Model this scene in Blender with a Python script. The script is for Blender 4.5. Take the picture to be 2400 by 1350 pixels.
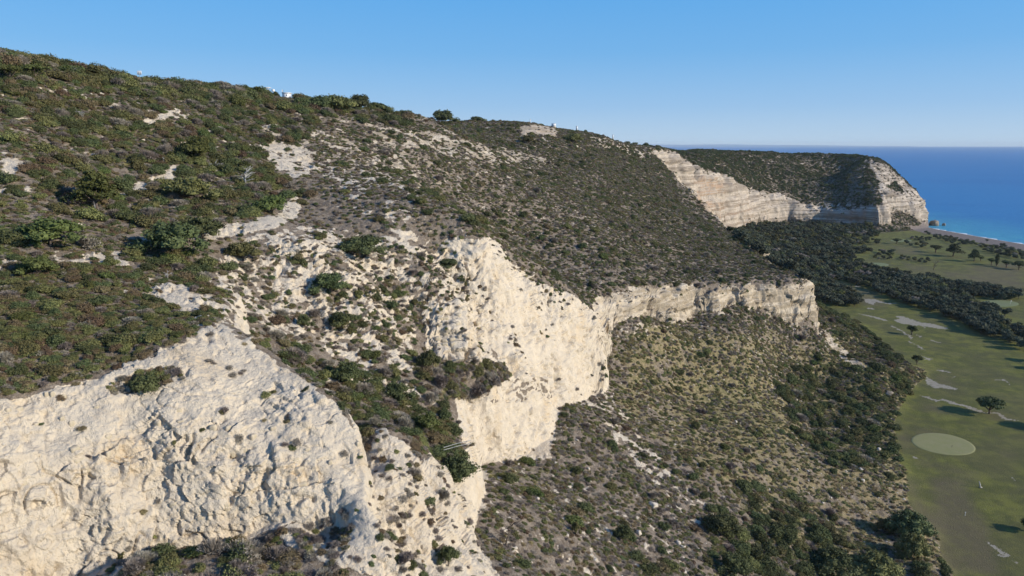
import bpy, math, random
import numpy as np
from mathutils import Vector, Matrix

for o in list(bpy.data.objects): bpy.data.objects.remove(o)
scene = bpy.context.scene
R = math.radians
# ------------------------------------------------------------------ camera
F = 1650.0 / 2400.0            # focal length in picture widths
PITCH = R(11.55)
CAMZ = 95.0
cam_data = bpy.data.cameras.new('camera')
cam_data.sensor_width = 36.0
cam_data.lens = 36.0 * F
cam_data.clip_start = 1.0
cam_data.clip_end = 120000.0
cam = bpy.data.objects.new('camera', cam_data)
scene.collection.objects.link(cam)
cam.location = (0, 0, CAMZ)
cam.rotation_euler = (R(90) - PITCH, 0, 0)
scene.camera = cam
# ------------------------------------------------------------------ world, sun, exposure
SUN_ELEV, SUN_BACK = 22.5, 17.0          # sun to the right of the view, a little behind the camera
sun_dir = Vector((math.cos(R(SUN_ELEV)) * math.cos(R(SUN_BACK)), -math.cos(R(SUN_ELEV)) * math.sin(R(SUN_BACK)), math.sin(R(SUN_ELEV))))
world = bpy.data.worlds.new("World"); scene.world = world; world.use_nodes = True
wn = world.node_tree.nodes; wl = world.node_tree.links
sky = wn.new('ShaderNodeTexSky'); sky.sky_type = 'NISHITA'; sky.sun_disc = False
sky.sun_elevation = R(SUN_ELEV)
sky.sun_rotation = math.atan2(sun_dir.x, sun_dir.y)
sky.altitude = 100; sky.air_density = 1.25; sky.dust_density = 0.25; sky.ozone_density = 3.5
# clear winter air: the sky texture's brightness with a bluer, cleaner colour down to the horizon, the same all round
tc = wn.new('ShaderNodeTexCoord'); sx = wn.new('ShaderNodeSeparateXYZ'); wl.new(tc.outputs['Generated'], sx.inputs[0])
rp = wn.new('ShaderNodeValToRGB'); wl.new(sx.outputs[2], rp.inputs[0])
els = rp.color_ramp.elements
els[0].position = 0.0; els[0].color = (4.0, 5.7, 7.6, 1)
els[1].position = 1.0; els[1].color = (0.45, 1.5, 4.6, 1)
for p_, c_ in ((0.05, (2.5, 4.6, 7.5, 1)), (0.12, (1.35, 3.85, 7.4, 1)), (0.20, (0.85, 3.45, 7.4, 1)), (0.45, (0.6, 2.3, 6.0, 1))):
    e_ = els.new(p_); e_.color = c_
mx = wn.new('ShaderNodeMix'); mx.data_type = 'RGBA'; mx.inputs[0].default_value = 0.85
wl.new(sky.outputs[0], mx.inputs[6]); wl.new(rp.outputs[0], mx.inputs[7])
wl.new(mx.outputs[2], wn['Background'].inputs[0])
wn['Background'].inputs[1].default_value = 0.095
sd = bpy.data.lights.new('sun', 'SUN'); sd.energy = 4.2; sd.angle = R(0.53); sd.color = (1.0, 0.93, 0.82)
sun = bpy.data.objects.new('sun', sd); scene.collection.objects.link(sun)
sun.rotation_euler = sun_dir.to_track_quat('Z', 'Y').to_euler()
scene.view_settings.view_transform = 'Standard'; scene.view_settings.look = 'None'
scene.view_settings.exposure = 0.30; scene.view_settings.gamma = 1.0
scene.render.engine = 'CYCLES'
scene.cycles.max_bounces = 5; scene.cycles.diffuse_bounces = 3; scene.cycles.glossy_bounces = 2
scene.cycles.transmission_bounces = 2; scene.cycles.volume_bounces = 0

# ------------------------------------------------------------------ helpers: photo pixel (2400x1350) <-> world
CT, ST = math.cos(PITCH), math.sin(PITCH)
FP = 1650.0
def az_e(px, py):
    """azimuth tangent X/Y and elevation tangent (z-CAMZ)/Y of the sight line through a photo pixel"""
    u = (np.asarray(px, float) - 1200.0) / FP; v = (np.asarray(py, float) - 675.0) / FP
    fy = CT - v * ST
    return u / fy, -(ST + v * CT) / fy
def project(x, y, z):
    dz = z - CAMZ
    depth = y * CT - dz * ST
    depth = np.maximum(depth, 1e-3)
    up = y * ST + dz * CT
    return 1200.0 + FP * x / depth, 675.0 - FP * up / depth
def plan(px, py, Y):
    a, e = az_e(px, py)
    return float(a) * Y, Y

# ------------------------------------------------------------------ noise
_rng = np.random.RandomState(7)
_perm = _rng.permutation(256).astype(np.int32); _perm = np.concatenate([_perm, _perm, _perm])
_g3 = _rng.normal(size=(256, 3)); _g3 /= np.linalg.norm(_g3, axis=1)[:, None]; _g3 = _g3.astype(np.float32)
def perlin(x, y, z=None):
    x = np.asarray(x, np.float64); y = np.asarray(y, np.float64)
    z = np.zeros_like(x) + 0.37 if z is None else np.asarray(z, np.float64)
    xi = np.floor(x).astype(np.int64); yi = np.floor(y).astype(np.int64); zi = np.floor(z).astype(np.int64)
    xf = (x - xi).astype(np.float32); yf = (y - yi).astype(np.float32); zf = (z - zi).astype(np.float32)
    xi &= 255; yi &= 255; zi &= 255
    u = xf * xf * xf * (xf * (xf * 6 - 15) + 10); v = yf * yf * yf * (yf * (yf * 6 - 15) + 10); w = zf * zf * zf * (zf * (zf * 6 - 15) + 10)
    out = 0
    for dx in (0, 1):
        px_ = _perm[xi + dx]; wx = u if dx else 1 - u
        for dy in (0, 1):
            pxy = _perm[px_ + yi + dy]; wy = v if dy else 1 - v
            for dz in (0, 1):
                g = _g3[_perm[pxy + zi + dz] & 255]; wz = w if dz else 1 - w
                out = out + (g[..., 0] * (xf - dx) + g[..., 1] * (yf - dy) + g[..., 2] * (zf - dz)) * wx * wy * wz
    return out * 1.6
def fbm(x, y, z=None, octaves=4, gain=0.5):
    s, a, f = 0, 1.0, 1.0
    for i in range(octaves):
        s = s + a * perlin(x * f + 17.3 * i, y * f + 5.1 * i, None if z is None else z * f + 9.7 * i)
        a *= gain; f *= 2.03
    return s
def hash01(i, j, k, s=0):
    h = (i * 374761393 + j * 668265263 + k * 2147483647 + s * 974634777) & 0xffffffff
    h = ((h ^ (h >> 13)) * 1274126177) & 0xffffffff
    return ((h ^ (h >> 16)) & 0xffffff) / float(0xffffff)
def worley(x, y, z):
    """cell value, F1 and F2-F1 of 3D cells"""
    xi = np.floor(x).astype(np.int64); yi = np.floor(y).astype(np.int64); zi = np.floor(z).astype(np.int64)
    f1 = np.full(x.shape, 9.0); f2 = np.full(x.shape, 9.0); val = np.zeros(x.shape)
    for dx in (-1, 0, 1):
        for dy in (-1, 0, 1):
            for dz in (-1, 0, 1):
                cx, cy, cz = xi + dx, yi + dy, zi + dz
                px_ = cx + hash01(cx, cy, cz, 1); py_ = cy + hash01(cx, cy, cz, 2); pz_ = cz + hash01(cx, cy, cz, 3)
                d = np.sqrt((px_ - x) ** 2 + (py_ - y) ** 2 + (pz_ - z) ** 2)
                n = d < f1
                f2 = np.where(n, f1, np.minimum(f2, d)); val = np.where(n, hash01(cx, cy, cz, 4), val); f1 = np.where(n, d, f1)
    return val, f1, f2 - f1
def chips(x, y, z, seed=0):
    """broken stone: every cell is a plane of its own tilt"""
    xi = np.floor(x).astype(np.int64); yi = np.floor(y).astype(np.int64); zi = np.floor(z).astype(np.int64)
    f1 = np.full(x.shape, 9.0); val = np.zeros(x.shape)
    for dx in (-1, 0, 1):
        for dy in (-1, 0, 1):
            for dz in (-1, 0, 1):
                cx, cy, cz = xi + dx, yi + dy, zi + dz
                ax = cx + hash01(cx, cy, cz, 11 + seed) - x; ay = cy + hash01(cx, cy, cz, 12 + seed) - y; az = cz + hash01(cx, cy, cz, 13 + seed) - z
                d = ax * ax + ay * ay + az * az
                v = (hash01(cx, cy, cz, 14 + seed) - 0.5) * ax + (hash01(cx, cy, cz, 15 + seed) - 0.5) * ay + (hash01(cx, cy, cz, 16 + seed) - 0.5) * az + 0.35 * (hash01(cx, cy, cz, 17 + seed) - 0.5)
                n = d < f1; val = np.where(n, v, val); f1 = np.where(n, d, f1)
    return val
def sstep(a, b, x):
    t = np.clip((x - a) / (b - a), 0, 1); return t * t * (3 - 2 * t)
def inpoly(px, py, poly):
    inside = np.zeros(px.shape, bool)
    n = len(poly)
    xs = [p[0] for p in poly]; ys = [p[1] for p in poly]
    bb = (px > min(xs)) & (px < max(xs)) & (py > min(ys)) & (py < max(ys))
    idx = np.nonzero(bb.ravel())[0]
    X = px.ravel()[idx]; Y = py.ravel()[idx]; ins = np.zeros(X.shape, bool)
    for i in range(n):
        x1, y1 = poly[i]; x2, y2 = poly[(i + 1) % n]
        if y1 == y2: continue
        c = ((y1 > Y) != (y2 > Y)) & (X < (x2 - x1) * (Y - y1) / (y2 - y1) + x1)
        ins ^= c
    inside.ravel()[idx] = ins
    return inside
def polydist(x, y, pts, closed=False, attrs=None):
    """distance to a polyline; optional value interpolated along it"""
    best = np.full(x.shape, 1e9); val = np.zeros(x.shape)
    n = len(pts); m = n if closed else n - 1
    for i in range(m):
        x1, y1 = pts[i]; x2, y2 = pts[(i + 1) % n]
        dx, dy = x2 - x1, y2 - y1
        t = np.clip(((x - x1) * dx + (y - y1) * dy) / (dx * dx + dy * dy + 1e-9), 0, 1)
        d = (x - x1 - t * dx) ** 2 + (y - y1 - t * dy) ** 2
        c = d < best
        best = np.where(c, d, best)
        if attrs is not None:
            val = np.where(c, attrs[i] + (attrs[(i + 1) % n] - attrs[i]) * t, val)
    return np.sqrt(best), val

def polyt(x, y, pts, widths):
    """how far across the cliff face a point lies (0 foot, 1 rim), and the face width there"""
    best = np.full(x.shape, 1e9); bw = np.ones(x.shape); n = len(pts)
    for i in range(n):
        x1, y1 = pts[i]; x2, y2 = pts[(i + 1) % n]
        dx, dy = x2 - x1, y2 - y1
        t = np.clip(((x - x1) * dx + (y - y1) * dy) / (dx * dx + dy * dy + 1e-9), 0, 1)
        w = widths[i] + (widths[(i + 1) % n] - widths[i]) * t
        d = np.sqrt((x - x1 - t * dx) ** 2 + (y - y1 - t * dy) ** 2) / w
        c = d < best; best = np.where(c, d, best); bw = np.where(c, w, bw)
    return best, bw

# ------------------------------------------------------------------ terrain surveyed as control points (photo x, photo y, forward distance in m)
def rbf(points, c=0.05):
    """smooth surface through control points, in (azimuth, log distance); returns f(a, lnY) -> elevation tangent"""
    A, L, E = [], [], []
    for p in points:
        if p[0] == 'z':                                   # ('z', px, Y, z): known height
            px, Y, z = p[1:4]
            a, _e = az_e(px, p[4] if len(p) > 4 else 500.0); A.append(float(a)); E.append((z - CAMZ) / Y)
        else:
            px, py, Y = p
            a, e = az_e(px, py); A.append(float(a)); E.append(float(e))
        L.append(math.log(Y))
    A = np.array(A); L = np.array(L); E = np.array(E)
    D = np.sqrt((A[:, None] - A) ** 2 + (L[:, None] - L) ** 2 + c * c)
    n = len(A)
    M = np.zeros((n + 3, n + 3)); M[:n, :n] = D - np.eye(n) * 2e-5; M[:n, n] = 1; M[:n, n + 1] = A; M[:n, n + 2] = L
    M[n:, :n] = M[:n, n:].T
    sol = np.linalg.solve(M, np.concatenate([E, [0, 0, 0]]))
    def f(a, l):
        out = sol[n] + sol[n + 1] * a + sol[n + 2] * l
        for i in range(n):
            out = out + sol[i] * np.sqrt((a - A[i]) ** 2 + (l - L[i]) ** 2 + c * c)
        return out
    return f

HILL = [  # shared by the upper surfaces
 (-250,620,84),(-250,400,108),(-250,150,150),
 (0,600,86),(0,500,97),(0,400,110),(0,300,126),(0,215,142),(0,146,156),('z',0,200,115),('z',0,320,110),
 (250,620,92),(250,550,102),(250,450,120),(250,350,141),(250,270,158),(250,186,182),('z',250,240,112.5),('z',250,400,108),
 (500,620,103),(500,550,114),(500,450,136),(500,350,163),(500,270,192),(500,214,226),('z',500,290,111.5),('z',500,500,108),
 (750,600,118),(750,500,142),(750,400,176),(750,320,208),(750,252,244),('z',750,310,107),('z',750,520,103),
 (1000,545,142),(1000,450,186),(1000,350,242),(1000,276,300),('z',1000,380,103),('z',1000,600,100),
 (1240,500,238),(1240,400,305),(1240,345,362),(1240,293,420),('z',1240,520,99),('z',1200,800,95),
 (1200,600,200),(1300,640,196),(1400,600,222),(1400,700,188),(1412,752,172),(1400,500,272),(1400,400,358),(1400,316,480),('z',1400,620,92),
 (1520,380,470),(1545,420,440),(1595,478,400),(1600,560,305),(1600,640,243),(1500,600,240),
 (1684,540,366),(1700,600,290),(1760,580,330),(1800,625,288),(1866,650,262),(1750,652,250),(1650,656,236),(1550,662,219),(1450,672,202),
 (1550,350,560),(1572,354,590),(1640,385,620),(1694,409,645),(1750,442,690),(1766,463,720),
 ('z',1560,700,87),('z',1560,850,84),('z',1640,760,84),
 (1700,385,745),(1650,354,840),(1800,360,900),(1920,357,960),(2010,361,930),('z',1650,960,82),('z',1800,1000,72),('z',2000,1000,66),
 (1800,410,830),(1900,408,880),(1980,405,900),(1850,466,796),(1930,470,806),(2010,472,782),(2048,478,752),
 (2028,385,860),(2055,430,800),(2050,371,915),(2085,394,900),(2110,415,885),(2138,440,865),(2160,456,850),('z',2050,960,70),('z',2085,960,56),('z',2130,950,34),(2090,440,815),(2130,452,835),
]
HILL += [('z',px,Y,z) for px,Y,z in [(-250,320,104),(-250,600,100),(-250,1250,95),(0,600,100),(0,1250,95),(250,800,96),(500,1250,92),(750,900,92),(900,1250,86),(1150,1250,82),(1400,950,82),(1500,1250,70),(1900,1250,40),(2300,1250,0),(2300,1000,10)]]
S1P = HILL + [  # gully, chalk apron, second spur
 (620,700,104),(650,780,95),(700,750,103),(760,850,95),(840,900,93),(900,900,97),(850,700,115),(950,760,118),(900,820,106),(800,780,106),
 (1000,860,111),(960,960,94),(1000,1000,91),(1060,1080,87),(1088,1150,83),
 (1050,600,140),(1090,572,142),(1125,610,141),(1140,652,140),(1250,700,152),(1340,727,160),(1412,757,167),
 (1060,700,128),(1100,760,128),(1010,760,122),(1200,760,139),(1300,800,148),(1390,800,161),
 (1080,850,117),(1150,880,120),(1240,900,130),(1290,925,138),(1100,950,107),(1200,985,121),(1130,1020,112),(1270,990,128),
 ('z',800,72,62),('z',740,77,62),('z',670,82,65),('z',850,67,61.8),
 (905,1012,74),(960,1062,73),(1030,1120,73.5),(1085,1170,76),(1112,1094,88),(1135,1105,90),
 (900,1100,66),(800,1250,57),(900,1250,59),(1000,1250,64),(1070,1250,70),(1000,1350,57),(1150,1345,66),(1080,1350,62),(800,1350,51),(600,1350,49),(500,1290,52),
 (300,1350,48),(540,1272,55.3),(700,1226,57.3),(400,1296,53.8),(860,1172,58.3),(200,1364,49.8),(620,1300,53),(800,1270,55.5),('z',-100,46,60),('z',0,36,53),('z',500,36,50),('z',900,40,44),('z',1200,45,43),('z',-200,75,66),('z',200,75,66),
]
S2P = HILL + [  # near plateau and the crest of the first white spur
 (-250,960,50),(-250,800,60),(0,935,55),(0,850,60),(0,750,68),(0,680,77),(230,885,61),(230,820,66),(230,740,74),(250,680,83),
 (420,806,68),(400,740,79),(420,680,90),(508,758,76),(520,700,90),(620,832,73),(700,885,70),(780,942,67),(835,1020,64),(858,1080,62),(868,1140,60),
 (620,780,82),(700,840,78),(820,930,75),
 (560,860,69),(640,930,66),(740,1000,62.5),(-250,1060,46),
]
Lt = [  # slope under the cliffs
 ('z',-250,44,58),('z',600,40,48),('z',1000,50,46),
 (1420,917,161),(1310,956,139),(1293,1074,121),(1210,1080,117),(1128,1088,112),(1120,1120,100),
 (1165,1190,88),(1135,1260,80),(1200,1350,69),('z',1250,50,44),
 (1300,1200,98),(1300,1350,81),(1400,1050,130),(1400,1200,108),(1500,1350,93),(1500,1000,150),(1500,900,174),(1450,810,184),(1500,752,197),
 (1600,748,219),(1600,900,188),(1600,1050,148),(1600,1200,122),(1700,1350,106),(1700,1100,144),(1752,716,238),(1750,800,216),(1800,730,244),(1800,820,228),(1800,900,208),
 (1800,1000,180),(1800,1150,146),(1850,1350,117),(1885,760,250),(1916,776,256),(1930,830,258),(1950,900,234),(2010,850,252),(1950,1050,186),
 (1950,1200,150),(2000,1350,126),(2050,1100,172),(2100,1250,146),(1450,740,195),
 ('z',1930,300,19),('z',1930,350,14),('z',1850,320,30),('z',1780,380,31),('z',1700,440,32),('z',1640,480,30),('z',1580,520,34),('z',1600,570,28),
 (1690,540,640),(1760,530,700),(1620,520,600),('z',1780,520,17),('z',1850,460,13),('z',1900,420,11),('z',1800,650,10),
 (1900,523,788),(1990,527,764),(2055,532,738),('z',2000,690,7),('z',2055,700,6),
 (2100,492,790),(2120,504,785),(2088,512,765),('z',2140,770,5),('z',2150,815,6),('z',2200,790,-3),('z',2060,720,6),
 ('z',2300,200,-6),('z',2400,300,-10),('z',2400,140,-6),('z',2250,250,-3),('z',2100,350,-3),('z',2050,450,-4),('z',2000,560,-2),('z',2400,700,-12),('z',2700,200,-20),('z',2700,700,-20),
 ('z',2260,120,2),('z',2400,90,2),('z',2000,900,-5),('z',1700,900,0),
 ('z',-250,150,45),('z',-250,500,20),('z',-250,1250,0),('z',0,90,50),('z',400,150,40),('z',400,500,20),('z',500,1250,0),('z',800,110,42),('z',900,220,38),('z',900,700,15),('z',1200,200,38),('z',1200,400,30),('z',1300,800,10),('z',1150,130,40),('z',1500,300,34),
 ('z',2200,1000,-20),('z',2500,1000,-25),('z',2800,1100,-30),('z',2200,1250,-25),('z',2800,1250,-30),('z',1800,1250,-20),('z',1400,1250,-10),('z',0,1250,10),('z',-250,700,10),
]
EDGE = [(1905,705),(1945,735),(2010,760),(2058,792),(2128,850),(2163,884),(2118,935),(2095,990),(2108,1080),(2130,1180),(2188,1262),(2222,1350)]
for (px, py) in EDGE:
    a, e = az_e(px, py); Lt.append(('z', px, (7.0 - CAMZ) / float(e), 6.9, py))

# foot of the cliffs in plan: (photo x, photo y, distance, width of the face in m)
MAIN = [(-400,1500,30,6),(400,1500,34,6),(900,1480,42,6),(1165,1352,64,3),(1105,1252,79,3),(1128,1190,88,3),(1145,1120,93,3),(1125,1105,99,2.5),
 (1118,1090,106,3),(1128,1086,111,4.5),(1210,1082,116,4.5),(1293,1072,121,5),(1300,1000,130,5),(1312,955,139,5),(1390,928,156,5),(1421,915,161,5),(1424,830,174,4),(1430,785,186,5),(1470,742,195,6),
 (1600,742,217,6.5),(1700,722,231,6.5),(1752,712,237,6),(1800,722,243,6),(1860,745,247,6),(1915,775,254,7),(1900,740,278,10),(1830,660,320,14),(1740,600,390,14),(1660,560,440,14),(1575,520,500,14),
 (1560,500,540,16),(1600,500,580,14),(1645,520,612,13),(1690,536,640,12),(1722,532,668,12),(1766,528,706,12),(1800,524,764,11),(1850,521,786,10),(1920,522,788,10),(1990,527,766,10),(2040,530,748,9),(2060,531,738,9),
 (2076,515,752,14),(2105,498,786,18),(2135,512,802,18),(2165,521,822,16),(2181,520,840,20),(2165,500,905,30),(2060,500,1010,40),(1800,500,1080,40),(1500,500,1150,40),(-700,500,1200,40),(-900,500,100,6)]
mainpts = [plan(p[0], p[1], p[2]) for p in MAIN]; mainw = [p[3] for p in MAIN]
SPUR = [(-400,1500,34,10),(0,1400,46,8),(200,1360,50,9),(400,1292,54,10),(540,1268,55.5,10),(700,1222,57.5,9),(800,1188,58,7),(866,1168,58.5,3.5),(876,1130,61.5,1.6),(870,1075,64.5,1.5),(850,1008,67.5,1.5),(800,940,71,1.8),(718,880,75,2.2),(640,826,80,3),(590,770,87,4),
 (560,700,104,6),(400,640,108,10),(100,620,104,10),(-250,620,100,10),(-500,700,80,10)]
spurpts = [plan(p[0], p[1], p[2]) for p in SPUR]; spurw = [p[3] for p in SPUR]
# shoreline through two surveyed points at sea level
def at_level(px, py, z):
    a, e = az_e(px, py); Y = (z - CAMZ) / float(e); return float(a) * Y, Y
SH0, SH1 = at_level(2165, 533, 0.0), at_level(2400, 573, 0.0)
shd = np.array([SH1[0] - SH0[0], SH1[1] - SH0[1]]); shd /= np.linalg.norm(shd)
shn = np.array([-shd[1], shd[0]])
if shn[1] > 0: shn = -shn                          # towards the land
def shore_dist(x, y):
    w = 0.9 * np.sin(((x - SH0[0]) * shd[0] + (y - SH0[1]) * shd[1]) / 23.0)
    bend = np.maximum(0, (SH0[0] + 5 - x)) * 0.0
    return (x - SH0[0]) * shn[0] + (y - SH0[1]) * shn[1] + w + bend

AMIN, AMAX, NCOL = -0.90, 0.90, 980
YMIN, YMAX, NRAW, NROW = 34.0, 1250.0, 2600, 1080
acol = np.linspace(AMIN, AMAX, NCOL)
lraw = np.linspace(math.log(YMIN), math.log(YMAX), NRAW)
def surfaces():
    ac = np.linspace(AMIN, AMAX, 240); lc = np.linspace(lraw[0], lraw[-1], 420)
    Ag, Lg = np.meshgrid(ac, lc, indexing='ij')
    return ac, lc, rbf(S1P)(Ag, Lg), rbf(S2P)(Ag, Lg), rbf(Lt)(Ag, Lg)
_ac, _lc, G1, G2, GL = surfaces()
def bil(G, a, l):
    i = np.clip((a - _ac[0]) / (_ac[1] - _ac[0]), 0, len(_ac) - 1.001); j = np.clip((l - _lc[0]) / (_lc[1] - _lc[0]), 0, len(_lc) - 1.001)
    i0 = i.astype(int); j0 = j.astype(int); fi = i - i0; fj = j - j0
    return G[i0, j0] * (1 - fi) * (1 - fj) + G[i0 + 1, j0] * fi * (1 - fj) + G[i0, j0 + 1] * (1 - fi) * fj + G[i0 + 1, j0 + 1] * fi * fj
def face_profile(t):
    """rise of a cliff face across its width: steep below, rounding off at the top"""
    t = np.clip(t, 0, 1)
    return np.interp(t, [0, 0.10, 0.28, 0.5, 0.75, 1.0], [0, 0.30, 0.62, 0.82, 0.94, 1.0])
CAP = [(1300,290),(1560,345),(1650,352),(1800,357),(1920,360),(2010,364),(2060,372),(2085,386),(2110,402),(2135,425),(2155,447),(2170,470),(2178,500),(2186,560),(2300,900)]
CAPA = [float(az_e(p[0], p[1])[0]) for p in CAP]; CAPE = [float(az_e(p[0], p[1])[1]) for p in CAP]
def height(a, l):
    Y = np.exp(l); X = a * Y
    s1 = CAMZ + bil(G1, a, l) * Y; s2 = CAMZ + bil(G2, a, l) * Y; lo = CAMZ + bil(GL, a, l) * Y
    near = 1 - sstep(350, 600, Y)
    n1 = perlin(X / 9.0, Y / 9.0); n2 = perlin(X / 3.2 + 50, Y / 3.2); n3 = perlin(X / 40.0, Y / 40.0 + 9); n4 = perlin(X / 1.3, Y / 1.3 + 20)
    rough = 0.55 * n1 + 0.22 * n2 + 0.08 * n4
    s1 = s1 + rough + 1.2 * n3 * sstep(150, 400, Y); s2 = s2 + rough * 0.7
    sd_ = shore_dist(X, Y)
    cap = CAMZ + np.interp(a, CAPA, CAPE) * Y - 0.6 + 0.8 * n3 + 0.5 * n1
    over = np.minimum(s1, cap) ; s1 = np.where((Y > 700) & (a > CAPA[1]), over, s1)
    # plain, beach and sea bed
    pl = np.interp(sd_, [-400, -60, 0, 6, 18, 60, 95, 150], [-14, -6, 0, 1.3, 2.6, 3.6, 6.2, 7.0]) + 0.16 * n3 * (sd_ > 95)
    pl = pl - 26 * sstep(850, 960, Y) * (X > 0)
    lt_ = lo + 0.35 * rough + 0.3 * n1
    k = 1.2
    low = np.logaddexp(lt_ / k, pl / k) * k
    low = np.where(lt_ < pl - 8, pl, low)
    # first spur
    wob = 1.6 * n1 + 0.9 * n2 + 0.3 * n4
    t, w = polyt(X, Y, spurpts, spurw); ins = inpoly(X, Y, spurpts)
    t = np.where(ins, t, -t) + wob * 0.8 * near * np.clip(w / 8.0, 0.2, 1) / w
    h1 = s1 + np.maximum(s2 - s1, 0) * np.clip(face_profile(t * 0.92 + 0.05 * perlin(X / 5., Y / 5.)), 0, 1) + np.minimum(s2 - s1, 0) * sstep(0, 1, t)
    # main cliff
    t, w = polyt(X, Y, mainpts, mainw); ins = inpoly(X, Y, mainpts)
    far_wob = (5.0 * perlin(X / 34.0, Y / 34.0) + 2.5 * perlin(X / 12.0 + 3, Y / 12.0)) * (1 - near)
    t = np.where(ins, t, -t) + (wob * 0.9 * near * (1 - 0.5 * sstep(120, 90, Y)) * (1 + 1.1 * sstep(185, 230, Y)) + far_wob) / w
    z = low + np.maximum(h1 - low, 0) * face_profile(t)
    return z, t * (h1 > low + 1)
# ------------------------------------------------------------------ terrain grid
def build_grid():
    A, Lr = np.meshgrid(acol, lraw, indexing='ij')
    Z, T = height(A, Lr)
    Y = np.exp(Lr)
    E = (Z - CAMZ) / Y
    # choose rows so that every column is sampled evenly as seen from the air
    th = np.arctan(E)
    dth = np.abs(np.diff(th, axis=1)); dl = np.diff(Lr, axis=1)
    vis = np.maximum.accumulate(E, axis=1)
    hidden = (E[:, 1:] < vis[:, 1:] - 0.012)
    m = np.sqrt(dth ** 2 + (0.22 * dl) ** 2) * np.where(hidden, 0.3, 1.0)
    # even the sampling out sideways so that neighbouring columns stay aligned
    cum = np.concatenate([np.zeros((NCOL, 1)), np.cumsum(m, axis=1)], axis=1)
    cum /= cum[:, -1:]
    s = np.linspace(0, 1, NROW)
    Ln = np.empty((NCOL, NROW))
    for i in range(NCOL): Ln[i] = np.interp(s, cum[i], lraw)
    k = 6
    pad = np.pad(Ln, ((k, k), (0, 0)), mode='edge'); cs = np.cumsum(np.pad(pad, ((1, 0), (0, 0))), axis=0)
    Ln = (cs[2 * k + 1:] - cs[:-2 * k - 1]) / (2 * k + 1)
    Zn = np.empty_like(Ln); Tn = np.empty_like(Ln)
    for i in range(NCOL):
        Zn[i] = np.interp(Ln[i], lraw, Z[i]); Tn[i] = np.interp(Ln[i], lraw, T[i])
    Yn = np.exp(Ln)
    return E, np.stack([acol[:, None] * Yn, Yn, Zn], axis=-1), Tn
ERAW, P, TF = build_grid()
ERUN = np.maximum.accumulate(ERAW, axis=1)
def grid_normals(P, upward=True):
    du = np.gradient(P, axis=0); dv = np.gradient(P, axis=1)
    n = np.cross(du, dv); n /= np.linalg.norm(n, axis=-1, keepdims=True) + 1e-9
    if upward: n[n[..., 2] < 0] *= -1
    return n
def smooth(a, k=3):
    for ax in (0, 1):
        pad = [(0, 0)] * a.ndim; pad[ax] = (k, k)
        b = np.pad(a, pad, mode='edge'); c = np.cumsum(b, axis=ax)
        z = np.zeros_like(np.take(c, [0], axis=ax)); c = np.concatenate([z, c], axis=ax)
        n = a.shape[ax]
        a = (np.take(c, range(2 * k + 1, 2 * k + 1 + n), axis=ax) - np.take(c, range(0, n), axis=ax)) / (2 * k + 1)
    return a
N0 = smooth(grid_normals(P), 3); N0 /= np.linalg.norm(N0, axis=-1, keepdims=True)
X_, Y_, Z_ = P[..., 0], P[..., 1], P[..., 2]
PX, PY = project(X_, Y_, Z_)
slope = 1 - N0[..., 2]                                    # 0 flat, 1 vertical
# ------------------------------------------------------------------ survey of surface cover
jn = 14 * np.clip(80 / Y_, 0.15, 1.3)
jx = PX + jn * fbm(X_ / 2.5, Y_ / 2.5, Z_ / 2.5, 3); jy = PY + 0.7 * jn * fbm(X_ / 2.5 + 40, Y_ / 2.5, Z_ / 2.5, 3)
def area(poly): return inpoly(jx, jy, poly)
patch = fbm(X_ / 4.0, Y_ / 4.0 + 7, Z_ / 4.0, 4)
ROCK = np.zeros(X_.shape)
def paint(A, poly, v, mode='max'):
    m = area(poly)
    if mode == 'max': A[m] = np.maximum(A[m], v)
    else: A[m] = v
    return m
solid = [
 [(-300,960),(0,935),(100,925),(230,885),(330,850),(420,802),(510,755),(560,790),(620,830),(700,880),(780,940),(850,1040),(880,1120),(868,1170),(740,1212),(640,1250),(540,1275),(400,1292),(250,1360),(-300,1500)],
 [(860,1050),(880,1010),(905,1005),(960,1055),(1040,1120),(1090,1165),(1090,1100),(1118,1088),(1142,1105),(1135,1180),(1108,1250),(1175,1360),(900,1360),(700,1300),(640,1260),(740,1212),(868,1170)],
 [(1040,582),(1090,566),(1130,605),(1145,650),(1250,700),(1340,727),(1418,755),(1425,915),(1390,930),(1312,957),(1295,1074),(1128,1088),(1120,1010),(1160,960),(1200,880),(1150,820),(1130,760),(1120,690),(1060,640),(1030,600)],
 [(430,545),(480,540),(560,520),(650,505),(672,470),(690,450),(712,475),(700,510),(640,535),(560,550),(520,560),(440,562)],
 [(340,675),(400,668),(440,680),(500,690),(515,720),(470,735),(420,715),(340,700)],
 [(330,275),(420,255),(425,270),(380,285),(350,300)],[(0,372),(45,370),(60,390),(30,410),(20,425),(0,420)],[(280,450),(350,420),(400,388),(430,388),(415,420),(370,430),(330,455),(300,462)],
 [(612,298),(660,292),(662,302),(620,310)],[(900,530),(960,540),(1010,560),(1000,570),(940,556)],[(1215,300),(1250,290),(1300,300),(1310,318),(1280,320),(1250,310),(1225,318)],
 [(818,247),(858,250),(856,256),(820,254)],[(890,258),(912,260),(915,268),(900,268)],[(1000,820),(1060,790),(1130,770),(1140,830),(1100,850),(1000,850)],
]
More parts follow.
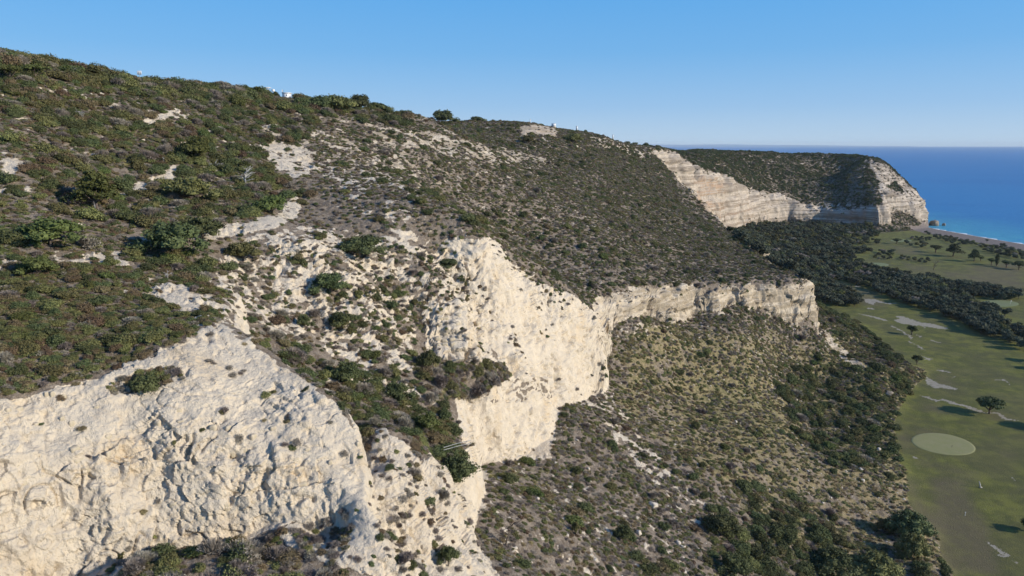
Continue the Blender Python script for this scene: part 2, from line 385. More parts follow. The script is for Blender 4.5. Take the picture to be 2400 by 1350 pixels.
loose = [  # (outline, share of bare rock)
 ([(560,560),(700,530),(850,540),(1040,580),(1120,690),(1010,740),(960,800),(1000,850),(960,880),(860,880),(760,830),(640,780),(520,730),(500,620)],0.50),
 ([(600,290),(780,300),(900,330),(1010,370),(1060,420),(1000,450),(900,440),(800,430),(740,400),(640,380)],0.42),
 ([(610,340),(720,330),(740,390),(700,420),(640,400)],0.62),
 ([(-100,150),(240,200),(520,200),(560,540),(300,600),(-100,600)],0.26),([(-100,600),(300,600),(340,700),(-100,740)],0.26),([(560,300),(1240,340),(1500,500),(1200,560),(900,520),(700,440)],0.27),
 ([(240,200),(520,200),(1200,290),(1540,345),(1500,365),(1250,345),(900,300),(600,260),(300,260)],0.34),
 ([(850,290),(1010,310),(1240,360),(1300,380),(1180,385),(900,340)],0.5),
 ([(120,590),(310,590),(320,625),(140,630)],0.52),([(0,610),(60,600),(70,640),(0,650)],0.45),([(330,660),(470,640),(620,720),(600,830),(450,760)],0.4),
 ([(700,860),(860,870),(980,900),(1100,990),(1130,1080),(1080,1000),(960,960),(860,900),(760,900)],0.5),
 ([(1340,930),(1420,910),(1560,1080),(1700,1230),(1640,1240),(1480,1090)],0.42),([(1130,1100),(1300,1080),(1500,1200),(1700,1350),(1180,1350)],0.30),
 ([(1900,770),(1930,770),(2030,860),(2010,880),(1960,830)],0.55),([(1440,740),(1760,700),(1900,770),(1890,800),(1760,730),(1440,800)],0.34),
 ([(800,430),(1000,500),(1060,560),(900,530),(760,470)],0.36),([(1370,320),(1480,325),(1540,345),(1530,380),(1420,350)],0.5),
 ([(1690,350),(2060,360),(2060,400),(1700,390)],0.34),([(2030,370),(2080,388),(2180,480),(2170,520),(2100,430),(2060,460),(2050,410)],0.62),
 ([(1800,470),(2060,478),(2060,500),(1800,495)],0.5),([(500,330),(620,330),(640,430),(520,420)],0.36),([(2050,505),(2130,505),(2150,530),(2060,540)],0.34),
]
for i, p in enumerate(solid): paint(ROCK, p, 0.86 if i < 3 or i > 12 else 0.70)
for p, v in loose: paint(ROCK, p, v)
# ragged streaks where the thin soil has slipped off the chalk
ridge = 1 - np.abs(perlin((X_ + 0.5 * Y_) / 13.0, (Y_ - 0.4 * X_) / 30.0, 3.3 + 0 * X_) + 0.35 * patch)
upper = inpoly(PX, PY, [(-200,180),(300,190),(700,240),(1240,310),(1420,360),(1150,430),(1000,500),(700,470),(560,560),(300,640),(-200,640)])
ROCK = np.maximum(ROCK, upper * 0.74 * sstep(0.90, 0.99, ridge) * sstep(-0.25, 0.25, perlin(X_ / 22.0 + 4, Y_ / 22.0)))
ROCK = smooth(ROCK, 1)
cliffy = sstep(0.26, 0.46, slope + 0.05 * patch)
farc = sstep(500, 600, Y_)
ROCK = np.maximum(ROCK, np.maximum(cliffy * 0.92 * (TF > 0.0), sstep(0.5, 0.65, slope) * 0.6))
onface = ((TF > 0.02) & (TF < 1.0)) * sstep(0.1, 0.3, slope)
ROCK = np.maximum(ROCK, 0.85 * onface * (1 - sstep(0.55, 1.0, TF) * 0.5))
# scrubby ledge above the first spur and dark bands on the second one
for poly, v in [([(240,905),(330,870),(420,860),(430,890),(330,915),(250,925)],0.45),([(960,830),(1060,850),(1180,850),(1200,880),(1130,930),(1040,940),(980,900)],0.22),
                ([(1120,900),(1290,880),(1290,930),(1150,950)],0.6),([(992,728),(1060,700),(1145,690),(1150,850),(1100,850),(1000,832)],0.9)]:
    m = area(poly); ROCK[m] = v
patch2 = fbm(X_ / 1.4, Y_ / 1.4 + 7, Z_ / 1.0, 3)
thr = 0.5 + 0.24 * patch + 0.28 * patch2
ROCKV = sstep(-0.12, 0.12, ROCK - thr * 1.0)
# golf plain and other cover
SD = shore_dist(X_, Y_)
base7 = inpoly(PX, PY, [(1905,690),(1945,735),(2010,760),(2058,792),(2128,850),(2163,884),(2118,935),(2095,990),(2108,1080),(2130,1180),(2188,1262),(2225,1355),(3400,1700),(3400,560),(2150,540),(2060,545),(1980,560),(1940,600),(1960,640),(1890,660)])
PLAIN = (slope < 0.05) & (Z_ < 12) & (X_ > 60)
FAIR = np.where(PLAIN & base7, 1.0, 0.0)
GREEN = np.zeros(X_.shape); DRY = np.zeros(X_.shape); BARE = np.zeros(X_.shape); STAIN = np.zeros(X_.shape); BROWN = np.zeros(X_.shape)
for poly, g, dv in [([(1430,780),(1560,740),(1880,780),(2000,860),(2120,1000),(2120,1350),(1900,1350),(1640,1120),(1420,940)],0.62,0.6),
                ([(1640,880),(1780,900),(1860,1000),(1760,1060),(1640,980)],0.9,0.5),([(1640,640),(1760,560),(1860,640),(1760,650),(1640,655)],0.45,0.4),
                ([(1940,660),(2400,640),(2400,1350),(1950,1350)],0.75,0.55),([(1200,330),(1330,330),(1330,360),(1210,355)],0.6,0.7),([(1900,1100),(2110,1130),(2190,1260),(2100,1300),(1900,1200)],0.6,1.0),
                ([(1120,1090),(1300,1080),(1320,1110),(1160,1140)],0.7,0.3),([(1300,950),(1400,930),(1600,1150),(1750,1350),(1600,1350),(1450,1150)],0.3,0.7)]:
    m = area(poly); GREEN[m] = g; DRY[m] = dv
for _ in range(2): GREEN = smooth(GREEN, 10); DRY = smooth(DRY, 10)
def z3(p): return [(1900 + x / 4.8, 500 + y / 4.8) for x, y in p]
def z4(p): return [(1950 + x / 4.5, 700 + y / 4.5) for x, y in p]
def z8(p): return [(1980 + x / 3.462, 960 + y / 3.462) for x, y in p]
q = 5 * np.clip(200 / Y_, 0.2, 1.2)
gx = PX + q * 1.6 * fbm(X_ / 3.0, Y_ / 3.0, None, 3); gy = PY + 0.35 * q * fbm(X_ / 3.0 + 30, Y_ / 3.0, None, 3)
def gpaint(A, poly, v): m = inpoly(gx, gy, poly); A[m] = np.maximum(A[m], v)
for p in [z4([(665,185),(740,183),(830,213),(940,248),(1060,262),(1230,315),(1180,327),(1050,302),(900,287),(760,267),(690,247),(650,225),(700,205)]),
          z4([(375,92),(450,105),(450,115),(380,108)]),z4([(280,158),(400,178),(480,195),(575,228),(650,240),(560,235),(400,190),(290,165)]),
          z4([(620,280),(700,310),(780,360),(860,410),(830,430),(760,370),(690,320),(610,290)]),z4([(885,372),(960,400),(945,410),(890,390)]),z4([(1020,427),(1170,468),(1160,476),(1030,440)]),
          z4([(960,600),(1050,635),(1050,658),(985,640)]),z4([(1090,742),(1270,778),(1270,786),(1130,765)]),z4([(820,440),(980,540),(990,555),(900,500),(810,450)]),
          z4([(1270,830),(1310,820),(1290,835)]),z4([(1700,855),(1820,850),(1880,900),(1890,915),(1840,880),(1760,862)]),z4([(950,300),(1000,300),(990,312)]),
          z4([(985,820),(1060,850),(1120,890),(1320,945),(1310,962),(1150,940),(1080,950),(1000,910)]),
          z4([(925,1010),(1100,1065),(1180,1055),(1300,1095),(1400,1120),(1500,1150),(1620,1200),(1740,1195),(1850,1260),(1980,1280),(1970,1292),(1830,1280),(1720,1215),(1600,1215),(1480,1170),(1380,1140),(1290,1115),(1160,1078),(1080,1085),(930,1030)]),
          z8([(1140,1063),(1200,1095),(1230,1105),(1345,1192),(1290,1198),(1240,1170),(1200,1125)]),z8([(515,372),(570,385),(620,405),(560,400)]),z8([(1340,545),(1390,570),(1385,580),(1345,560)]),z8([(1360,1215),(1400,1240),(1390,1255)]),
          z3([(600,960),(720,965),(860,1010),(1000,1010),(900,1020),(740,1000),(700,1030),(610,1000)]),z3([(490,812),(560,812),(565,828),(490,825)]),z3([(40,688),(120,690),(180,700),(100,705)]),
          z3([(1500,1140),(1610,1140),(1610,1148),(1500,1150)])]:
    gpaint(BARE, p, 0.95)
for p in [z3([(180,740),(330,770),(560,860),(700,910),(860,1010),(760,1040),(600,1040),(520,900),(420,850),(200,770)]),z3([(1500,640),(2400,760),(2400,860),(1900,780),(1500,720)]),
          z3([(900,360),(1200,380),(1300,440),(1000,460)]),z3([(600,350),(760,340),(900,370),(640,370)]),z4([(950,1100),(1040,1110),(1220,1160),(1200,1195),(1080,1180),(960,1130)]),
          z8([(415,285),(490,290),(515,322),(430,325)]),z8([(620,150),(780,170),(900,200),(560,215)]),z8([(430,180),(540,230),(560,300),(500,270),(420,250)]),z8([(560,380),(700,440),(1100,520),(1120,570),(900,520),(600,450)]),
          z8([(700,560),(960,560),(1010,700),(1130,900),(1250,1340),(820,1340),(700,900)]),z8([(1270,340),(1400,370),(1370,400),(1270,380)]),z3([(1700,600),(2400,560),(2400,760),(1900,700)]),z3([(1050,560),(1320,600),(1500,700),(1100,650)]),
          z4([(1140,780),(1230,830),(1260,920),(1180,930),(1130,860)]),z4([(1620,1200),(1950,1280),(1940,1300),(1640,1270)]),z8([(480,540),(560,600),(700,900),(850,1340),(760,1340),(600,900)])]:
    gpaint(BROWN, p, 0.55)
BROWN = smooth(smooth(BROWN, 4), 4)
m = area([(1625,420),(1690,415),(1700,470),(1640,500),(1620,470)]); STAIN[m] = 0.9
m = area([(1640,480),(1690,470),(1700,520),(1650,520)]); STAIN[m] = 0.6
m = area([(1700,470),(1760,470),(1770,530),(1700,530)]); STAIN[m] = 0.35
m = area([(1215,290),(1310,290),(1310,322),(1215,322)]); STAIN[m] = 0.4
STAIN = smooth(STAIN, 3)
BEACH = ((SD < 52 + 4 * perlin(X_ / 15, Y_ / 15)) & (X_ > 100) & (Z_ < 6)) * 1.0
ROCKV = ROCKV * (1 - BEACH); ROCKV[PLAIN & (FAIR > 0)] = 0
FAIR = np.where(BEACH > 0, 0, FAIR)
# ------------------------------------------------------------------ relief of the rock and the soil, pushed out along the surface
MIDM = smooth(area([(560,600),(700,560),(1040,590),(1120,600),(1148,700),(1140,860),(960,890),(820,860),(640,770)]) * 1.0, 5)
def relief():
    n = X_.size
    rv = ROCKV.ravel(); sl = slope.ravel(); Yf = Y_.ravel()
    x, y, z = X_.ravel(), Y_.ravel(), Z_.ravel()
    disp = np.zeros(n)
    idx = np.nonzero((rv > 0.02) & (Yf < 330))[0]
    x1, y1, z1 = x[idx], y[idx], z[idx]; s1 = np.clip(Yf[idx] / 90.0, 0.75, 2.0)
    wx = perlin(x1 / 2.2, y1 / 2.2, z1 / 2.2) * 0.55; wz = perlin(x1 / 5. + 9, y1 / 5., z1 / 5.) * 0.7
    f1 = fbm(x1 / 3.6, y1 / 3.6, z1 / 5.5, 4, 0.45)
    v1, a1, b1 = worley((x1 + wx) / (1.5 * s1), (y1 + wx) / (1.5 * s1), (z1 + wz) / (2.3 * s1))
    v2, a2, b2 = worley((x1 - wx) / (0.62 * s1), (y1 + wx) / (0.62 * s1), (z1 + wz) / (0.85 * s1))
    bed = z1 + wz * 0.8; kb = np.floor(bed / 1.35); fb = bed / 1.35 - kb
    bedv = hash01(kb.astype(np.int64), (np.floor((x1 + y1) / 7.0)).astype(np.int64), np.zeros(len(kb), np.int64), 5)
    region = sstep(-0.35, 0.35, perlin(x1 / 8.0, y1 / 8.0, z1 / 6.0 + 4))
    blocky = (v1 - 0.5) * 0.95 * sstep(0.0, 0.12, b1)
    knobs = (v2 - 0.4) * 0.24 + 0.22 * (0.55 - a2)
    bedd = (bedv - 0.5) * 0.34 - 0.16 * (1 - sstep(0.0, 0.12, fb)) * sstep(-0.2, 0.3, perlin(x1 / 4., y1 / 4., z1 / 1.5))
    pits = -1.3 * sstep(0.38, 0.60, perlin(x1 / 0.9, y1 / 0.9, z1 / 1.9 + 30)) - 0.9 * sstep(0.45, 0.62, perlin(x1 / 2.6 + 8, y1 / 2.6, z1 / 1.5))
    flute = 1 - 2 * np.abs(perlin((x1 + wx) / 1.7, (y1 + wx) / 1.7, z1 / 8.0)); small = fbm(x1 / 0.8, y1 / 0.8, z1 / 0.9, 3)
    fb2 = sstep(165, 200, Yf[idx]); pits = pits * (0.55 - 0.45 * fb2); knobs = knobs * (1 - 0.5 * fb2); bedd = bedd * (1 + 1.6 * fb2); blocky = blocky * (1 - 0.3 * fb2)
    ter = sstep(0.3, 0.7, MIDM.ravel()[idx]); bedd = bedd * (1 + 2.6 * ter)
    c1 = chips((x1 + 0.6 * wx) / (2.0 * s1), (y1 + 0.6 * wx) / (2.0 * s1), (z1 + wz) / (2.4 * s1)); c2 = chips((x1 - 0.5 * wx) / (0.8 * s1), (y1 + 0.5 * wx) / (0.8 * s1), z1 / (0.9 * s1), 20)
    crack = -0.5 * sstep(0.06, 0.0, np.abs(perlin((x1 + wx) / 2.4 + 20, (y1 + wx) / 2.4, z1 / 9.0))) * sstep(0.0, 0.3, perlin(x1 / 5.0, y1 / 5.0 + 12, z1 / 3.0))
    d = 0.34 * f1 + 0.22 * flute + 0.10 * small + 1.25 * c1 * (0.5 + 0.5 * region) + 0.36 * c2 + 0.45 * blocky * region + 0.5 * knobs + bedd * np.maximum(region, fb2) + pits * 0.6 + crack
    amp = np.clip(sl[idx] * 2.6, 0.38 + 0.30 * (Yf[idx] < 95) + 0.35 * ter, 1.0) * s1 ** 0.8
    calm = 0.50 + 0.50 * sstep(-0.25, 0.25, perlin(x1 / 6.0 + 2, y1 / 6.0, z1 / 5.0))
    disp[idx] = d * amp * rv[idx] * np.maximum(calm, ter)
    # far cliffs: beds and buttresses at a larger scale
    idx = np.nonzero((rv > 0.02) & (Yf >= 330))[0]
    x1, y1, z1 = x[idx], y[idx], z[idx]
    bed = z1 + 1.5 * perlin(x1 / 60., y1 / 60.); kb = np.floor(bed / 4.2); fb = bed / 4.2 - kb
    bv = hash01(kb.astype(np.int64), (np.floor((x1 + y1) / 55.0)).astype(np.int64), np.zeros(len(kb), np.int64), 6)
    d = 3.2 * fbm(x1 / 14., y1 / 14., z1 / 45., 4) + 2.2 * (1 - 2 * np.abs(perlin(x1 / 19., y1 / 19., z1 / 120.))) + 2.6 * (bv - 0.5) - 0.5 * (1 - sstep(0, 0.25, fb)) + 1.0 * perlin(x1 / 4., y1 / 4., z1 / 9.)
    disp[idx] = d * np.clip(sl[idx] * 2.2, 0.1, 1.0) * rv[idx]
    # soil
    soil = (1 - rv) * (FAIR.ravel() < 0.5) * (BEACH.ravel() < 0.5)
    disp += soil * (0.16 * fbm(x / 1.1, y / 1.1, z / 1.1, 3)) * np.clip(Yf / 120.0, 0.8, 2.2)
    return disp.reshape(X_.shape)
DISP = relief()
edge = np.minimum(1.0, np.minimum(np.arange(NCOL)[:, None], np.arange(NCOL)[::-1][:, None]) / 3.0)
P = P + N0 * (DISP * edge)[..., None]
NF = grid_normals(P, False)
# ------------------------------------------------------------------ mesh objects, one per kind of ground
def new_obj(name, mesh, parent=None, mat=None, loc=None, **props):
    o = bpy.data.objects.new(name, mesh)
    scene.collection.objects.link(o)
    if parent is not None: o.parent = parent
    if mat is not None and mesh is not None and len(mesh.materials) == 0: mesh.materials.append(mat)
    if loc is not None: o.location = loc
    for k, v in props.items(): o[k] = v
    return o
def quick_mesh(name, V, Fq, smooth_=False, attrs=None):
    me = bpy.data.meshes.new(name)
    V = np.asarray(V, np.float32); Fq = np.asarray(Fq, np.int32)
    k = Fq.shape[1]
    me.vertices.add(len(V)); me.vertices.foreach_set('co', V.ravel())
    me.loops.add(Fq.size); me.loops.foreach_set('vertex_index', Fq.ravel())
    me.polygons.add(len(Fq)); me.polygons.foreach_set('loop_start', np.arange(0, Fq.size, k, dtype=np.int32))
    if smooth_: me.polygons.foreach_set('use_smooth', np.ones(len(Fq), bool))
    for nme, arr in (attrs or {}).items():
        at = me.attributes.new(nme, 'FLOAT_COLOR', 'POINT'); at.data.foreach_set('color', np.asarray(arr, np.float32).ravel())
    me.update(calc_edges=True)
    return me
idg = np.arange(NCOL * NROW).reshape(NCOL, NROW)
quads = np.stack([idg[:-1, :-1], idg[1:, :-1], idg[1:, 1:], idg[:-1, 1:]], axis=-1).reshape(-1, 4)
def fmean(A): return 0.25 * (A[:-1, :-1] + A[1:, :-1] + A[1:, 1:] + A[:-1, 1:])
cls = np.zeros((NCOL - 1, NROW - 1), np.int8)            # 0 hillside
DISPR = 0
fz, fy_, fr, fx_ = fmean(Z_), fmean(Y_), fmean(ROCKV), fmean(X_)
rs = smooth((fr > 0.5) * 1.0, 4)
cls[(rs > 0.6)] = 1                                        # chalk cliffs
ft = fmean(TF)
cls[(ft <= 0.0) & (rs <= 0.6)] = 2                         # slope below the cliffs
cls[(fmean(FAIR) > 0.5)] = 3                               # golf course
cls[(fmean(BEACH) > 0.5)] = 4
fard = (fy_ > 560) & (fx_ > 60)
cls[fard & (ft > 0) & (rs <= 0.6)] = 5                     # headland
cls[fard & (rs > 0.6)] = 6
PL = P.reshape(-1, 3)
M1 = np.stack([ROCKV, GREEN, DRY, STAIN], -1).reshape(-1, 4); M2 = np.stack([FAIR, BARE, BROWN, BEACH], -1).reshape(-1, 4)
VN = NF.reshape(-1, 3)
CLS_NAMES = {0: 'hillside', 1: 'chalk_cliffs', 2: 'talus_slope', 3: 'golf_course', 4: 'beach', 5: 'headland', 6: 'headland_cliffs'}
# ------------------------------------------------------------------ materials
def nodes(name):
    m = bpy.data.materials.new(name); m.use_nodes = True
    nt = m.node_tree; nt.nodes.clear()
    out = nt.nodes.new('ShaderNodeOutputMaterial'); b = nt.nodes.new('ShaderNodeBsdfPrincipled')
    nt.links.new(b.outputs[0], out.inputs[0]); b.inputs['Roughness'].default_value = 0.9
    b.inputs['Specular IOR Level'].default_value = 0.15
    return m, nt, b
class G:
    def __init__(s, nt): s.nt = nt
    def n(s, t, **kw):
        x = s.nt.nodes.new(t)
        for k, v in kw.items(): setattr(x, k, v)
        return x
    def link(s, a, b): s.nt.links.new(a, b)
    def noise(s, vec, scale, detail=4, rough=0.55, dist=0.0):
        x = s.n('ShaderNodeTexNoise'); x.inputs['Scale'].default_value = scale; x.inputs['Detail'].default_value = detail
        x.inputs['Roughness'].default_value = rough; x.inputs['Distortion'].default_value = dist
        s.link(vec, x.inputs['Vector']); return x.outputs['Fac']
    def ramp(s, fac, a, b):
        x = s.n('ShaderNodeMapRange'); x.interpolation_type = 'SMOOTHSTEP'
        x.inputs['From Min'].default_value = a; x.inputs['From Max'].default_value = b; s.link(fac, x.inputs['Value']); return x.outputs[0]
    def mix(s, fac, a, b):
        x = s.n('ShaderNodeMix', data_type='RGBA')
        for sock, v in ((x.inputs['Factor'], fac), (x.inputs['A'], a), (x.inputs['B'], b)):
            pass
        f, A, B = x.inputs[0], x.inputs[6], x.inputs[7]
        for sock, v in ((f, fac), (A, a), (B, b)):
            if isinstance(v, tuple): sock.default_value = (*v, 1.0)
            elif isinstance(v, (int, float)): sock.default_value = v
            else: s.link(v, sock)
        return x.outputs[2]
    def math(s, op, a, b=0.0, clamp=False):
        x = s.n('ShaderNodeMath', operation=op); x.use_clamp = clamp
        for i, v in enumerate((a, b)):
            if isinstance(v, (int, float)): x.inputs[i].default_value = v
            else: s.link(v, x.inputs[i])
        return x.outputs[0]
    def attr(s, name, typ='GEOMETRY'):
        x = s.n('ShaderNodeAttribute'); x.attribute_name = name; x.attribute_type = typ; return x
    def sep(s, col):
        x = s.n('ShaderNodeSeparateColor'); s.link(col, x.inputs[0]); return x.outputs
def ground_material():
    m, nt, b = nodes('ground'); g = G(nt)
    pos = g.n('ShaderNodeNewGeometry').outputs['Position']
    a1 = g.attr('cover_a'); a2 = g.attr('cover_b')
    r = g.sep(a1.outputs['Color']); rock, green, dry = r[0], r[1], r[2]; stain = a1.outputs['Alpha']
    r2 = g.sep(a2.outputs['Color']); fair, bare, brown = r2[0], r2[1], r2[2]; beach = a2.outputs['Alpha']
    n05 = g.noise(pos, 0.05, 4); n2 = g.noise(pos, 0.22, 5); n1 = g.noise(pos, 0.9, 5, 0.6); nf = g.noise(pos, 3.5, 5, 0.65); nff = g.noise(pos, 11.0, 3, 0.6)
    # soil with litter and stones
    soil = g.mix(g.ramp(n1, 0.35, 0.68), (0.170, 0.128, 0.088), (0.330, 0.262, 0.190))
    soil = g.mix(g.math('MULTIPLY', g.ramp(nf, 0.5, 0.72), 0.7), soil, (0.43, 0.375, 0.31))
    soil = g.mix(g.math('MULTIPLY', g.ramp(nff, 0.56, 0.40), 0.55), soil, (0.075, 0.062, 0.048))
    grn = g.mix(g.ramp(nf, 0.35, 0.7), (0.100, 0.100, 0.032), (0.200, 0.185, 0.070))
    dr = g.mix(g.ramp(nf, 0.3, 0.7), (0.200, 0.150, 0.068), (0.380, 0.300, 0.150))
    dmask = g.math('ADD', g.math('MULTIPLY', dry, 0.6), g.math('SUBTRACT', n1, 0.42), True)
    grass = g.mix(g.ramp(dmask, 0.2, 0.55), grn, dr)
    gm = g.ramp(g.math('ADD', green, g.math('MULTIPLY', g.math('SUBTRACT', n2, 0.5), 1.3)), 0.42, 0.72)
    base = g.mix(g.math('MULTIPLY', gm, 0.85), soil, grass)
    # chalk
    sepp = g.n('ShaderNodeSeparateXYZ'); g.link(pos, sepp.inputs[0])
    mp = g.n('ShaderNodeMapping'); mp.inputs['Scale'].default_value = (0.05, 0.05, 0.75); g.link(pos, mp.inputs['Vector'])
    strata = g.noise(mp.outputs[0], 1.0, 6, 0.6, 0.4)
    ck = g.mix(g.ramp(n1, 0.3, 0.7), (0.70, 0.585, 0.425), (0.60, 0.505, 0.38))
    ck = g.mix(g.math('MULTIPLY', g.ramp(n2, 0.52, 0.70), 0.6), ck, (0.62, 0.47, 0.29))
    ck = g.mix(g.math('MULTIPLY', g.ramp(g.noise(pos, 0.45, 4, 0.7), 0.56, 0.68), 0.4), ck, (0.46, 0.40, 0.32))
    ck = g.mix(g.math('MULTIPLY', g.ramp(strata, 0.52, 0.66), 0.35), ck, (0.50, 0.415, 0.31))
    nrm = g.n('ShaderNodeNewGeometry').outputs['Normal']; sn = g.n('ShaderNodeSeparateXYZ'); g.link(nrm, sn.inputs[0])
    topm = g.math('MULTIPLY', g.ramp(sn.outputs[2], 0.55, 0.9), g.ramp(nf, 0.40, 0.62))
    ck = g.mix(g.math('MULTIPLY', topm, 0.45), ck, (0.42, 0.385, 0.335))
    ck = g.mix(g.math('MULTIPLY', g.ramp(nff, 0.62, 0.75), 0.35), ck, (0.36, 0.33, 0.28))
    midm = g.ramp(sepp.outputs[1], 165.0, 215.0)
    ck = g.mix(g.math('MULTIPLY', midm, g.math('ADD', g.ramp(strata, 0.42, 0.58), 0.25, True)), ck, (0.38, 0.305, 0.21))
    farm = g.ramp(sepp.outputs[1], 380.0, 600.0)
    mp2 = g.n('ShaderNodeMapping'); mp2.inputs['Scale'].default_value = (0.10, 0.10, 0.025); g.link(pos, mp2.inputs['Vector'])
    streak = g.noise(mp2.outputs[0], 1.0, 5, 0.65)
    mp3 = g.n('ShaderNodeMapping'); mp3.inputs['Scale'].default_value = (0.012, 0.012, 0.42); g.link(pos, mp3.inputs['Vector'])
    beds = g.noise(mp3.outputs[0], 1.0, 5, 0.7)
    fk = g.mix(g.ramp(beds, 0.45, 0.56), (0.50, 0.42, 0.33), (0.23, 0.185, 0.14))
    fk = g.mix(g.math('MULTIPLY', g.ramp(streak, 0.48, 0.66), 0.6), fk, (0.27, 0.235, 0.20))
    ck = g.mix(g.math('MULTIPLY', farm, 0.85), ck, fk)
    ck = g.mix(g.math('MULTIPLY', g.math('MULTIPLY', stain, g.ramp(beds, 0.40, 0.58)), g.ramp(n2, 0.3, 0.6)), ck, (0.46, 0.31, 0.20))
    rk = g.ramp(g.math('ADD', rock, g.math('MULTIPLY', g.math('SUBTRACT', nf, 0.5), 0.9)), 0.38, 0.58)
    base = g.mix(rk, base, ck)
    # fairways: mown grass, worn brown and bare pale ground
    fg = g.mix(g.ramp(n2, 0.35, 0.65), (0.110, 0.116, 0.028), (0.185, 0.180, 0.040))
    fg = g.mix(g.math('MULTIPLY', g.ramp(n05, 0.45, 0.62), 0.5), fg, (0.128, 0.112, 0.050))
    fg = g.mix(g.math('MULTIPLY', g.ramp(g.noise(pos, 0.13, 6, 0.7), 0.42, 0.62), 0.6), fg, (0.088, 0.086, 0.036))
    fg = g.mix(g.math('MULTIPLY', g.ramp(g.noise(pos, 0.5, 6, 0.75), 0.55, 0.75), 0.5), fg, (0.205, 0.178, 0.088))
    fg = g.mix(g.math('MULTIPLY', g.ramp(nf, 0.45, 0.75), 0.35), fg, (0.125, 0.125, 0.055))
    fg = g.mix(g.math('MULTIPLY', g.math('ADD', brown, g.math('MULTIPLY', g.math('SUBTRACT', n1, 0.5), 0.6), True), 0.9), fg, (0.165, 0.122, 0.082))
    fg = g.mix(g.ramp(g.math('ADD', bare, g.math('MULTIPLY', g.math('SUBTRACT', g.noise(pos, 1.6, 5, 0.7), 0.5), 2.6)), 0.45, 0.95), fg, (0.36, 0.315, 0.240))
    base = g.mix(fair, base, fg)
    sand = g.mix(g.ramp(n1, 0.3, 0.7), (0.165, 0.130, 0.108), (0.225, 0.185, 0.155))
    base = g.mix(beach, base, sand)
    g.link(base, b.inputs['Base Color'])
    bp = g.n('ShaderNodeBump'); bp.inputs['Distance'].default_value = 0.36; bp.inputs['Strength'].default_value = 0.8
    h = g.math('ADD', g.math('MULTIPLY', nf, 1.0), g.math('MULTIPLY', nff, 0.35))
    mv = g.n('ShaderNodeMapping'); mv.inputs['Scale'].default_value = (2.2, 2.2, 0.8); g.link(pos, mv.inputs['Vector'])
    h = g.math('ADD', h, g.math('MULTIPLY', g.math('MULTIPLY', g.noise(mv.outputs[0], 1.0, 6, 0.68), 0.8), rock))
    g.link(h, bp.inputs['Height']); g.link(bp.outputs[0], b.inputs['Normal'])
    return m
MAT = {'ground': ground_material()}
def leaf_material(name, c1, c2, var=0.25, twig=None):
    m, nt, b = nodes(name); g = G(nt)
    oi = g.n('ShaderNodeObjectInfo')
    pos = g.n('ShaderNodeTexCoord').outputs['Object']
    n1 = g.noise(pos, 2.2, 2); col = g.mix(g.ramp(n1, 0.35, 0.65), c1, c2)
    rnd = g.math('ADD', g.math('MULTIPLY', oi.outputs['Random'], 2 * var), 1 - var)
    hs = g.n('ShaderNodeHueSaturation'); hs.inputs['Saturation'].default_value = 1.0
    g.link(rnd, hs.inputs['Value']); g.link(g.math('ADD', g.math('MULTIPLY', oi.outputs['Random'], 0.05), 0.475), hs.inputs['Hue'])
    g.link(col, hs.inputs['Color']); g.link(hs.outputs[0], b.inputs['Base Color'])
    b.inputs['Roughness'].default_value = 0.75
    return m
MAT['dark'] = leaf_material('dark_foliage', (0.062, 0.074, 0.029), (0.112, 0.122, 0.048))
MAT['olive'] = leaf_material('olive_foliage', (0.105, 0.103, 0.037), (0.172, 0.160, 0.060))
MAT['brown'] = leaf_material('brown_foliage', (0.120, 0.086, 0.046), (0.175, 0.130, 0.070))
MAT['bright'] = leaf_material('bright_foliage', (0.078, 0.092, 0.026), (0.125, 0.138, 0.044))
MAT['grey'] = leaf_material('grey_twigs', (0.180, 0.150, 0.118), (0.305, 0.258, 0.205))
MAT['straw'] = leaf_material('straw', (0.24, 0.185, 0.088), (0.40, 0.32, 0.16))
MAT['wood'] = leaf_material('bark', (0.10, 0.078, 0.060), (0.17, 0.135, 0.105), 0.1)
MAT['dead'] = leaf_material('dead_wood', (0.36, 0.335, 0.31), (0.50, 0.47, 0.43), 0.1)
MAT['woods'] = leaf_material('woodland_foliage', (0.060, 0.068, 0.040), (0.120, 0.124, 0.074), 0.35)
def plain_material(name, c, rough=0.6, c2=None, scale=6.0, metal=0.0):
    m, nt, b = nodes(name); g = G(nt)
    pos = g.n('ShaderNodeTexCoord').outputs['Object']
    c2 = c2 or tuple(x * 0.86 for x in c)
    g.link(g.mix(g.ramp(g.noise(pos, scale, 4), 0.35, 0.65), c, c2), b.inputs['Base Color'])
    b.inputs['Roughness'].default_value = rough; b.inputs['Metallic'].default_value = metal
    return m
MAT['white'] = plain_material('white_paint', (0.80, 0.80, 0.78))
MAT['rock'] = plain_material('chalk_rock', (0.58, 0.50, 0.39), 0.9, (0.42, 0.37, 0.30), 3.0)
MAT['blockrock'] = plain_material('weathered_chalk', (0.56, 0.46, 0.32), 0.9, (0.42, 0.35, 0.24), 1.3)
MAT['tanrock'] = plain_material('tan_rock', (0.33, 0.27, 0.20), 0.9, (0.22, 0.18, 0.13), 2.0)
MAT['roof'] = plain_material('red_tiles', (0.30, 0.055, 0.03))
MAT['steel'] = plain_material('grey_steel', (0.35, 0.35, 0.36), 0.5)
MAT['green'] = plain_material('putting_green_turf', (0.245, 0.235, 0.100), 0.9, (0.265, 0.245, 0.115), 0.35)
MAT['pale_green'] = plain_material('dry_green_turf', (0.175, 0.20, 0.090), 0.9, (0.19, 0.20, 0.10), 0.2)
